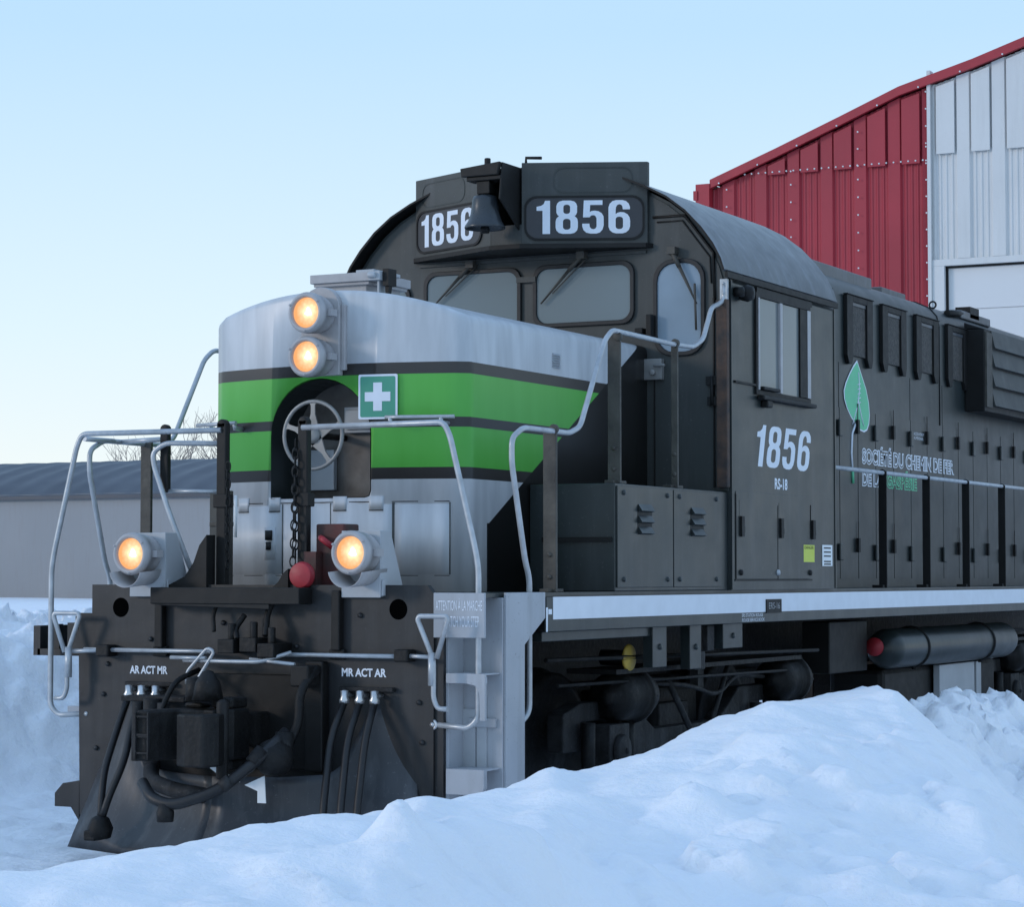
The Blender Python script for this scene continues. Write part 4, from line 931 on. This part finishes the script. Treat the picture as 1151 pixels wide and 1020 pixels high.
# company leaf and lettering
X_ = HX + .0048
def side_poly(pts, dx, m, name, parent):
    mb = MB(); mb.prism(pts, 'x', X_, X_+dx); return part(name, m, mb, parent, recalc=True)
def leafp(s=0):
    p = [(7.83,3.55),(7.88,3.50),(7.96,3.42),(8.06,3.32),(8.13,3.20),(8.15,3.10),(8.13,3.02),(8.08,2.965),(8.0,2.945),(7.90,2.955),(7.78,3.00),(7.66,3.06),(7.56,3.13),(7.50,3.20),(7.49,3.27),(7.54,3.34),(7.63,3.42),(7.74,3.50)]
    c = (7.85,3.2); return [(c[0]+(a-c[0])*(1-s), c[1]+(b-c[1])*(1-s)) for a, b in p]
logo = side_poly(leafp(0), .001, 'decal', 'leaf_logo', L)
side_poly(leafp(.055), .002, 'greenlt', 'leaf_face', logo)
mb = MB(); mb.tube([(X_+.002,7.80,3.03),(X_+.002,7.69,2.92),(X_+.002,7.665,2.75),(X_+.002,7.69,2.62)], .010, 5); part('leaf_stem', 'decal', mb, logo)
mb = MB(); mb.tube([(X_+.002,7.69,2.62),(X_+.002,7.70,2.50)], .016, 5); part('leaf_stem', 'greenlt', mb, logo)
mb = MB(); mb.tube([(X_+.003,7.86,3.45),(X_+.003,7.88,3.3),(X_+.003,7.82,3.15),(X_+.003,7.70,3.0)], .006, 4); mb.tube([(X_+.003,7.84,3.22),(X_+.003,7.92,3.08),(X_+.003,7.98,3.0)], .006, 4)
for z in (3.18,3.22,3.26,3.30,3.34): mb.tube([(X_+.003,7.83,z),(X_+.003,7.91,z+.015)], .005, 4)
part('leaf_track', 'decal', mb, logo)
def outline_text(s, org, h, wdt, m):
    text(s, 'company_lettering', m, hood, (X_+.0008, org[0], org[1]), (0,1,0), h, wdt, offset=.07)
    text(s, 'company_lettering', 'body', hood, (X_+.0016, org[0]+.012, org[1]+.009), (0,1,0), h-.018, wdt-.024, offset=-.006)
outline_text('SOCIÉTÉ DU CHEMIN DE FER', (7.94,2.672), .17, 2.64, 'decal')
outline_text('DE LA', (7.94,2.485), .135, .54, 'decal')
outline_text('GASPÉSIE', (8.58,2.485), .17, .86, 'greenlt')
text('ACCÈS INTERDIT\nAU PERSONNEL', 'notice_lettering', 'decal', hood, (HX+.0055,9.36,2.955), (0,1,0), .07, .30)

# ---- side handrail along the walkway
mb = MB(); mb.tube([(1.47,5.62,2.545),(1.47,15.8,2.555)], .0165, 12); part('walkway_handrail', 'pipe', mb)
for k in range(9):
    y = 6.88 + 1.135*k
    mb = MB(); mb.box((1.430,y-.008,1.626),(1.497,y+.008,2.56)); mb.box((1.39,y-.06,1.626),(1.48,y+.06,1.65)); mb.lathe([(.0001,0),(.026,0),(.026,.03),(.0001,.03)], at(1.465,y+.01,2.55,'-y'), 10); part('stanchion', 'black', mb, bevel=.003)
mb = MB(); mb.tube([(-1.47,5.62,2.545),(-1.47,15.8,2.555)], .0165, 8); part('walkway_handrail', 'pipe', mb)

# ---- things under the sill
mb = MB(); mb.box((1.10,.80,1.34),(1.45,2.34,1.398)); part('battery_tray', 'body', mb, bevel=.004)
for y0,y1,z0 in ((2.33,2.55,1.14),(2.93,3.12,1.11),(3.5,3.85,1.23)):
    mb = MB(); mb.box((1.40,y0,z0),(1.47,y1,1.40)); mb.lathe([(.022,0),(.018,.014),(.0001,.016)], at(1.47,(y0+y1)/2,(z0+1.4)/2,'+x'), 8); part('hanger_bracket', 'body', mb, bevel=.004)
mb = MB(); mb.box((1.38,3.08,1.10),(1.44,3.26,1.22)); mb.box((1.40,3.30,1.22),(1.44,3.42,1.39)); part('hanger_bracket', 'grimelt', mb, bevel=.006)
mb = MB(); mb.lathe([(.0001,0),(.085,0),(.088,.01),(.080,.025),(.0001,.03)], at(1.28,2.36,1.20,'+x'), 28); mb.box((1.30,2.22,1.195),(1.318,2.40,1.21)); yd = part('filler_cap', 'yellow', mb)
mb = MB(); mb.tube([(1.1,2.36,1.2),(1.28,2.36,1.2)], .05, 12); part('filler_pipe', 'black', mb, yd)
# air reservoir
T = at(1.27,7.45,1.12,'+y'); 
mb = MB(); mb.lathe([(.0001,-.06),(.08,-.05),(.13,-.02),(.155,.03),(.165,.08),(.165,3.4),(.155,3.47),(.10,3.52),(.0001,3.54)], T, 40); ar = part('air_reservoir', 'body', mb)
for y in (8.15,10.1):
    mb = MB(); mb.torus((0,0,0), .168, .014, at(1.27,y,1.12,'+y'), 32, 6); mb.lathe([(.0001,0),(.02,0),(.02,.05),(.0001,.05)], at(1.30,y,.93), 8); part('reservoir_strap', 'black', mb, ar)
mb = MB(); mb.lathe([(.0001,0),(.075,0),(.075,.03),(.0001,.035)], at(1.22,7.38,1.14,'-y'), 20); part('end_cap', 'red', mb, ar)
mb = MB(); mb.box((.95,6.4,.95),(1.18,7.3,1.36)); part('equipment_box', 'black', mb, bevel=.01)
mb = MB(); mb.box((.70,7.7,.30),(1.18,11.0,.95)); part('fuel_tank', 'black', mb, bevel=.05)
mb = MB(); mb.box((1.20,9.0,.35),(1.26,10.05,.94)); mb.box((1.20,10.15,.35),(1.25,10.3,.94)); part('tank_guard', 'silver', mb, bevel=.006)
mb = MB(); mb.box((-.6,.9,.22),(.6,6.4,1.0)); mb.box((-.8,3.1,.25),(.9,4.4,.95)); part('traction_motor_housing', 'grime', mb, bevel=.03)
# trucks
def truck(yc):
    tr = MB()
    prof = [(-1.95,.62),(-1.95,.86),(-1.7,.92),(-.95,.92),(-.75,.80),(-.55,.70),(.55,.70),(.75,.80),(.95,.92),(1.7,.92),(1.95,.86),(1.95,.62),(1.72,.62),(1.70,.80),(1.15,.80),(1.12,.62),(.85,.55),(.6,.46),(-.6,.46),(-.85,.55),(-1.12,.62),(-1.15,.80),(-1.70,.80),(-1.72,.62)]
    for sx in (-1, 1):
        a, b = sorted((sx*.98, sx*1.10)); tr.prism([(yc+p[0], p[1]) for p in prof], 'x', a, b)
    tr.box((-1.0,yc-.25,.55),(1.0,yc+.25,.85))
    t = part('truck_frame', 'grimelt', tr, bevel=.012, recalc=True)
    for ys in (-1.42, 1.42):
        for sx in (-1, 1):
            y = yc+ys; T = at(sx*.70, y, .59, '+x')
            if sx < 0: T = T @ Matrix.Rotation(R(180), 4, 'X')
            mb = MB(); mb.lathe([(.0001,-.02),(.20,-.02),(.42,.0),(.49,-.03),(.54,-.05),(.54,-.07),(.51,-.07),(.508,.07),(.46,.075),(.42,.05),(.18,.04),(.14,.09),(.0001,.1)], T, 40); part('wheel', 'grime', mb, t)
            mb = MB(); x0, x1 = sorted((sx*1.10, sx*1.24)); mb.box((x0,y-.15,.46),(x1,y+.15,.78)); mb.lathe([(.0001,0),(.11,0),(.10,.04),(.0001,.05)], at(sx*1.24 if sx>0 else -1.29,y,.61,'+x'), 20)
            mb.lathe([(.022,0),(.02,.02),(.0001,.025)], at(1.28 if sx>0 else -1.3,y,.61,'+x'), 8)
            part('journal_box', 'grimelt', mb, t, bevel=.02)
            mb = MB(); mb.tube([(sx*1.16,y-.30,.45),(sx*1.16,y-.30,.80)], .045, 10); part('spring_hanger', 'grime', mb, t)
            mb = MB(); mb.tube([(sx*1.16,y+.30,.45),(sx*1.16,y+.30,.80)], .045, 10); part('spring_hanger', 'grime', mb, t)
    for sx in (-1, 1):
        mb = MB()
        for i in range(8):
            hl = .42 - .035*i; mb.box((sx*1.04-.06,yc-hl,.44+.022*i),(sx*1.04+.06+.04*sx,yc+hl,.455+.022*i))
        part('leaf_spring', 'grimelt', mb, t)
        for ys in (-1.25, 1.62):
            y = yc + ys
            mb = MB(); mb.lathe([(.0001,-.22),(.045,-.22),(.05,-.20),(.12,-.195),(.152,-.165),(.163,-.10),(.165,.12),(.185,.12),(.185,.16),(.15,.17),(.14,.30),(.0001,.31)], at(sx*1.17,y,.95,'+y'), 28)
            for a in range(0,360,60): mb.lathe([(.015,0),(.015,.03),(.0001,.032)], at(sx*1.17+.172*_m.cos(R(a)), y+.16, .95+.172*_m.sin(R(a)), '+y'), 6)
            part('brake_cylinder', 'grime', mb, t)
        mb = MB(); mb.tube(fil([(sx*1.15,yc-.9,1.02),(sx*1.2,yc-.2,.98),(sx*1.2,yc+.3,.88),(sx*1.17,yc+.7,1.02),(sx*1.15,yc+1.3,.98)], .2), .016, 8)
        mb.tube([(sx*1.18,yc-.55,1.05),(sx*1.2,yc-.05,.55)], .022, 8); mb.tube([(sx*1.18,yc+.55,1.1),(sx*1.2,yc+.15,.65)], .02, 8); mb.box((sx*1.14,yc-.05,.95),(sx*1.2,yc+.05,1.1)); part('brake_rigging', 'grimelt', mb, t)
        mb = MB(); mb.box((sx*.95,yc-1.6,1.10),(sx*1.30,yc+1.7,1.13)) ; mb.tube([(sx*1.3,yc-2.6,1.22),(sx*1.32,yc+2.0,1.16)], .014, 8); mb.tube([(sx*1.28,yc-2.4,1.06),(sx*1.28,yc+1.9,1.02)], .011, 8); part('brake_pipe', 'grime', mb, t)
truck(3.75); truck(12.9)

# ================================================================== BUILDING BEHIND
B = empty('engine_shed', (0, 22, 0))
tag(B, 'red and white corrugated steel engine shed with white roll-up door behind the locomotive', 'building')
def corr(x0, x1, z0, ztop, y, m, name, pitch=.517, parent=B, side=-1):
    """vertical trapezoid ribs; ztop is a function of x"""
    xs_ = [x0]; ds = [0]; prof_ = [(0,0),(.03,0),(.06,.014),(.10,.014),(.13,0),(.20,0),(.23,.014),(.27,.014),(.30,0),(.37,0),(.40,.014),(.44,.014),(.47,0),(.53,0),(.58,.04),(.93,.04),(.98,0)]
    ph0 = -4.83; k = math.floor((x0-ph0)/pitch)
    pts = []
    while ph0 + k*pitch < x1:
        for a, d in prof_:
            x = ph0 + k*pitch + a*pitch
            if x0 <= x <= x1: pts.append((x, d))
        k += 1
    pts = [(x0, 0)] + pts + [(x1, 0)]
    vs = []; fs = []
    for x, d in pts: vs += [(x, y - d, z0), (x, y - d, ztop(x)), (x, y + .08, z0), (x, y + .08, ztop(x))]
    for i in range(len(pts)-1):
        a = 4*i; b = a+4; fs += [(a, b, b+1, a+1), (a+2, a+3, b+3, b+2), (a+1, b+1, b+3, a+3)]
    fs += [(0,1,3,2), (4*(len(pts)-1), 4*(len(pts)-1)+2, 4*(len(pts)-1)+3, 4*(len(pts)-1)+1)]
    mb = MB(); mb.add(vs, fs); return mb.build(name, m, parent)
RP = [(-6.25,7.66),(-5.2,8.05),(-4.2,8.44),(-3.3,8.80),(-2.2,9.10),(-1.48,9.33),(0,9.80)]
def rz(x): return float(np.interp(-abs(x), [p[0] for p in RP], [p[1] for p in RP]))
corr(-6.25, -2.88, 0, lambda x: rz(x)-.14, 22, 'redwall', 'red_wall'); corr(2.88, 6.25, 0, lambda x: rz(x)-.14, 22, 'whitewall', 'white_wall')  # right half is unseen; its white is chosen to brighten the hood's reflection
corr(-2.87, 2.87, 6.26, lambda x: rz(x)-.14, 21.99, 'whitewall', 'white_wall')
mb = MB(); mb.box((-2.89,21.90,0.0),(-2.84,22.05,9.0)); mb.box((2.84,21.90,0),(2.89,22.05,9.0)); part('wall_trim', 'whitewall', mb, B)
mb = MB(); mb.box((-2.84,21.93,0),(-2.66,22.06,6.16)); mb.box((2.66,21.93,0),(2.84,22.06,6.16)); mb.box((-2.84,21.93,6.16),(2.84,22.06,6.255)); df = part('door_frame', 'whitewall', mb, B, bevel=.005)
mb = MB(); mb.box((-2.66,22.0,6.13),(2.66,22.05,6.16)); mb.box((-2.66,22.0,0),(-2.63,22.05,6.13)); part('door_seal', 'black', mb, B)
mb = MB()
for k in range(10): mb.box((-2.63,22.03,.0+.615*k),(2.63,22.09,.605+.615*k))
mb.box((-2.63,22.05,0),(2.63,22.08,6.13)); dr = part('roll_up_door', 'doorw', mb, B, bevel=.006)
# barge trim, raised upper panels, rivets, gutter end
for sx in (-1, 1):
    mb = MB(); T = None
    pts = [(sx*p[0], p[1]) for p in RP] if sx > 0 else [(p[0], p[1]) for p in RP]
    if sx > 0: pts = [(-p[0], p[1]) for p in RP]
    for i in range(len(pts)-1):
        (xa, za), (xb, zb) = pts[i], pts[i+1]
        mb.prism([(xa, za-.13),(xb, zb-.13),(xb, zb),(xa, za)], 'y', 21.86, 21.93)
    part('barge_trim', 'redtrim', mb, B, recalc=True)
    mb = MB()
    for i in range(len(pts)-1):
        (xa, za), (xb, zb) = pts[i], pts[i+1]
        mb.prism([(xa, za-.05),(xb, zb-.05),(xb, zb),(xa, za)], 'y', 21.93, 42)
    part('roof', 'redtrim', mb, B, recalc=True)
    mb = MB(); mb.box((sx*6.20,22.08,0),(sx*6.25,42,7.55)); part('side_wall', 'redwall', mb, B)
    mb = MB(); mb.prism([(sx*6.25,7.60),(sx*6.25,7.16),(sx*6.47,7.32),(sx*6.47,7.60)], 'y', 21.84, 42.0) ; mb.box((sx*6.44,21.82,7.36),(sx*6.50,21.9,7.50)); part('gutter', 'redtrim', mb, B, recalc=True)
mb = MB(); mb.box((-6.25,41.9,0),(6.25,42,7.5)); part('rear_wall', 'redwall', mb, B)
for k in range(-2, 23):
    x0 = -4.83 + .517*k; x1 = x0 + .27
    red = x1 < -2.9 or x0 > 2.9; whi = x0 > -2.86 and x1 < 2.86
    if not (red or whi) or x1 > 6.1: continue
    zb = 7.67 if red else 7.78
    if min(rz(x0), rz(x1)) - .2 - zb < .1: continue
    mb = MB(); mb.prism([(x0, zb),(x1, zb),(x1, rz(x1)-.19),(x0, rz(x0)-.19)], 'y', 21.925, 21.95); part('upper_panel', 'redwall' if red and x0 < 0 else 'whitewall', mb, B, recalc=True, bevel=.004)  # unseen right-hand panels are white too, for the hood's reflection
mb = MB()
def riv(x, z, y=21.93): mb.lathe([(.014,0),(.012,.01),(.0001,.012)], at(x, y, z, '-y'), 6)
for i in range(30): riv(-6.15+i*.11, 7.71, 21.925)
for x in (-6.0,-4.98,-3.94,-2.91):
    for i in range(34): riv(x, 7.5-.26*i if x < -3 else 7.9-.24*i, 21.92)
for x in (-4.98,-3.94,-2.91):
    for i in range(6): 
        if 7.7+.25*i < rz(x)-.2: riv(x, 7.7+.25*i, 21.92)
for i in range(16): x = -6.1+.62*i; riv(x, rz(x)-.12, 21.855)
part('screws', 'white', mb, B)
# snow-covered apron in front of the door is part of the ground

# ---- long fabric shed to the left
S = empty('storage_shed', (-45, 62, 0)); tag(S, 'long low storage shed with grey-beige fabric walls and dark blue pleated roof beyond the snow', 'building')
mb = MB(); mb.box((-75,62,0),(-22,62.2,4.80)); part('wall', 'shedwall', mb, S)
mb = MB(); mb.box((-22.2,62.2,0),(-22,74,4.6)); mb.box((-75,62.2,0),(-74.8,74,4.6)); mb.box((-75,74,0),(-22,74.2,4.6)); part('end_wall', 'shedwall', mb, S)
vs = []; fs = []; cols = []; bay = 1.32; nxp = int(53/bay*8)
for i in range(nxp+1):
    x = -75 + 53*i/nxp; ph = (x/bay) % 1; sag = .10*abs(math.sin(math.pi*ph))**1.4
    for j in range(17):
        t = j/16; y = 61.85 + 12.5*t; z = 4.72 + 1.62*math.sin(math.pi*t)**.85
        e = math.sin(math.pi*t)
        # fabric hangs a little between the frames
        vs.append((x + 1.2*t, y, z - sag*(.15 + .85*e)))
for i in range(nxp):
    for j in range(16): a = i*17+j; fs.append((a, a+17, a+18, a+1))
mb = MB(); mb.add(vs, fs, True); rfS = part('roof', 'shedroof', mb, S)
mb = MB(); mb.box((-75,61.80,4.60),(-22,61.86,4.74)); part('eave_strip', 'shedroof', mb, S)

# ---- bare trees behind the shed
def tree(x, y, h, seed, label, lean=0):
    rnd = random.Random(seed); r = empty('bare_tree', (x, y, 0)); tag(r, label, 'tree', 'bare trees beyond the storage shed')
    tr = MB(); cw = MB()
    tr.tube([(x,y,0),(x+.1+lean*.3,y,h*.2),(x+lean*.6,y+.1,h*.38)], [h*.022,h*.018,h*.014], 8)
    def br(p, d, l, rad, lv):
        q = p.copy(); pts = [q.copy()]; dd = d.copy()
        for k in range(3):
            dd = (dd + Vector((rnd.uniform(-.18,.18), rnd.uniform(-.18,.18), rnd.uniform(-.02,.16)))).normalized(); q = q + dd*l/3; pts.append(q.copy())
        cw.tube(pts, [rad, rad*.85, rad*.7, rad*.5], 4, cap=False)
        if lv == 0: return
        for k in range(4 if lv > 2 else 3):
            i = rnd.choice((1,2,3)); a = rnd.uniform(0, 6.28)
            side = Vector((math.cos(a), math.sin(a), rnd.uniform(.1,.7))).normalized()
            br(pts[i], (dd*.75 + side*.75).normalized(), l*rnd.uniform(.55,.78), max(rad*.55, .010), lv-1)
    base = Vector((x+lean*.6, y+.1, h*.36))
    for k in range(5):
        a = k*1.256 + rnd.random(); br(base + Vector((0,0,rnd.uniform(-.08,.02)*h)), Vector((math.cos(a)*.6, math.sin(a)*.6, 1.0)).normalized(), h*.30, h*.010, 4)
    tr.build('trunk', 'bark', r); cw.build('crown', 'bark', r)
tree(-59.6, 84, 9.0, 3, 'bare leafless tree furthest left behind the blue-roofed shed')
tree(-56.2, 86, 10.6, 5, 'tallest bare leafless tree nearest the locomotive nose, behind the shed')
tree(-58.0, 90, 9.6, 9, 'bare leafless tree standing between the other two behind the shed')
tree(-53.5, 88, 10.0, 12, 'bare leafless tree mostly hidden by the locomotive nose')
# small yellow marker in the far snow
mb = MB(); mb.prism([(-.28,0),(.30,0),(.12,.22),(-.22,.34)], 'y', -.05, .05, T=Matrix.Translation((-13.7,14.5,.9))); o = mb.build('plow_marker', 'yellow', recalc=True); tag(o, 'small yellow marker sticking out of the snow bank at far left', 'snow marker')
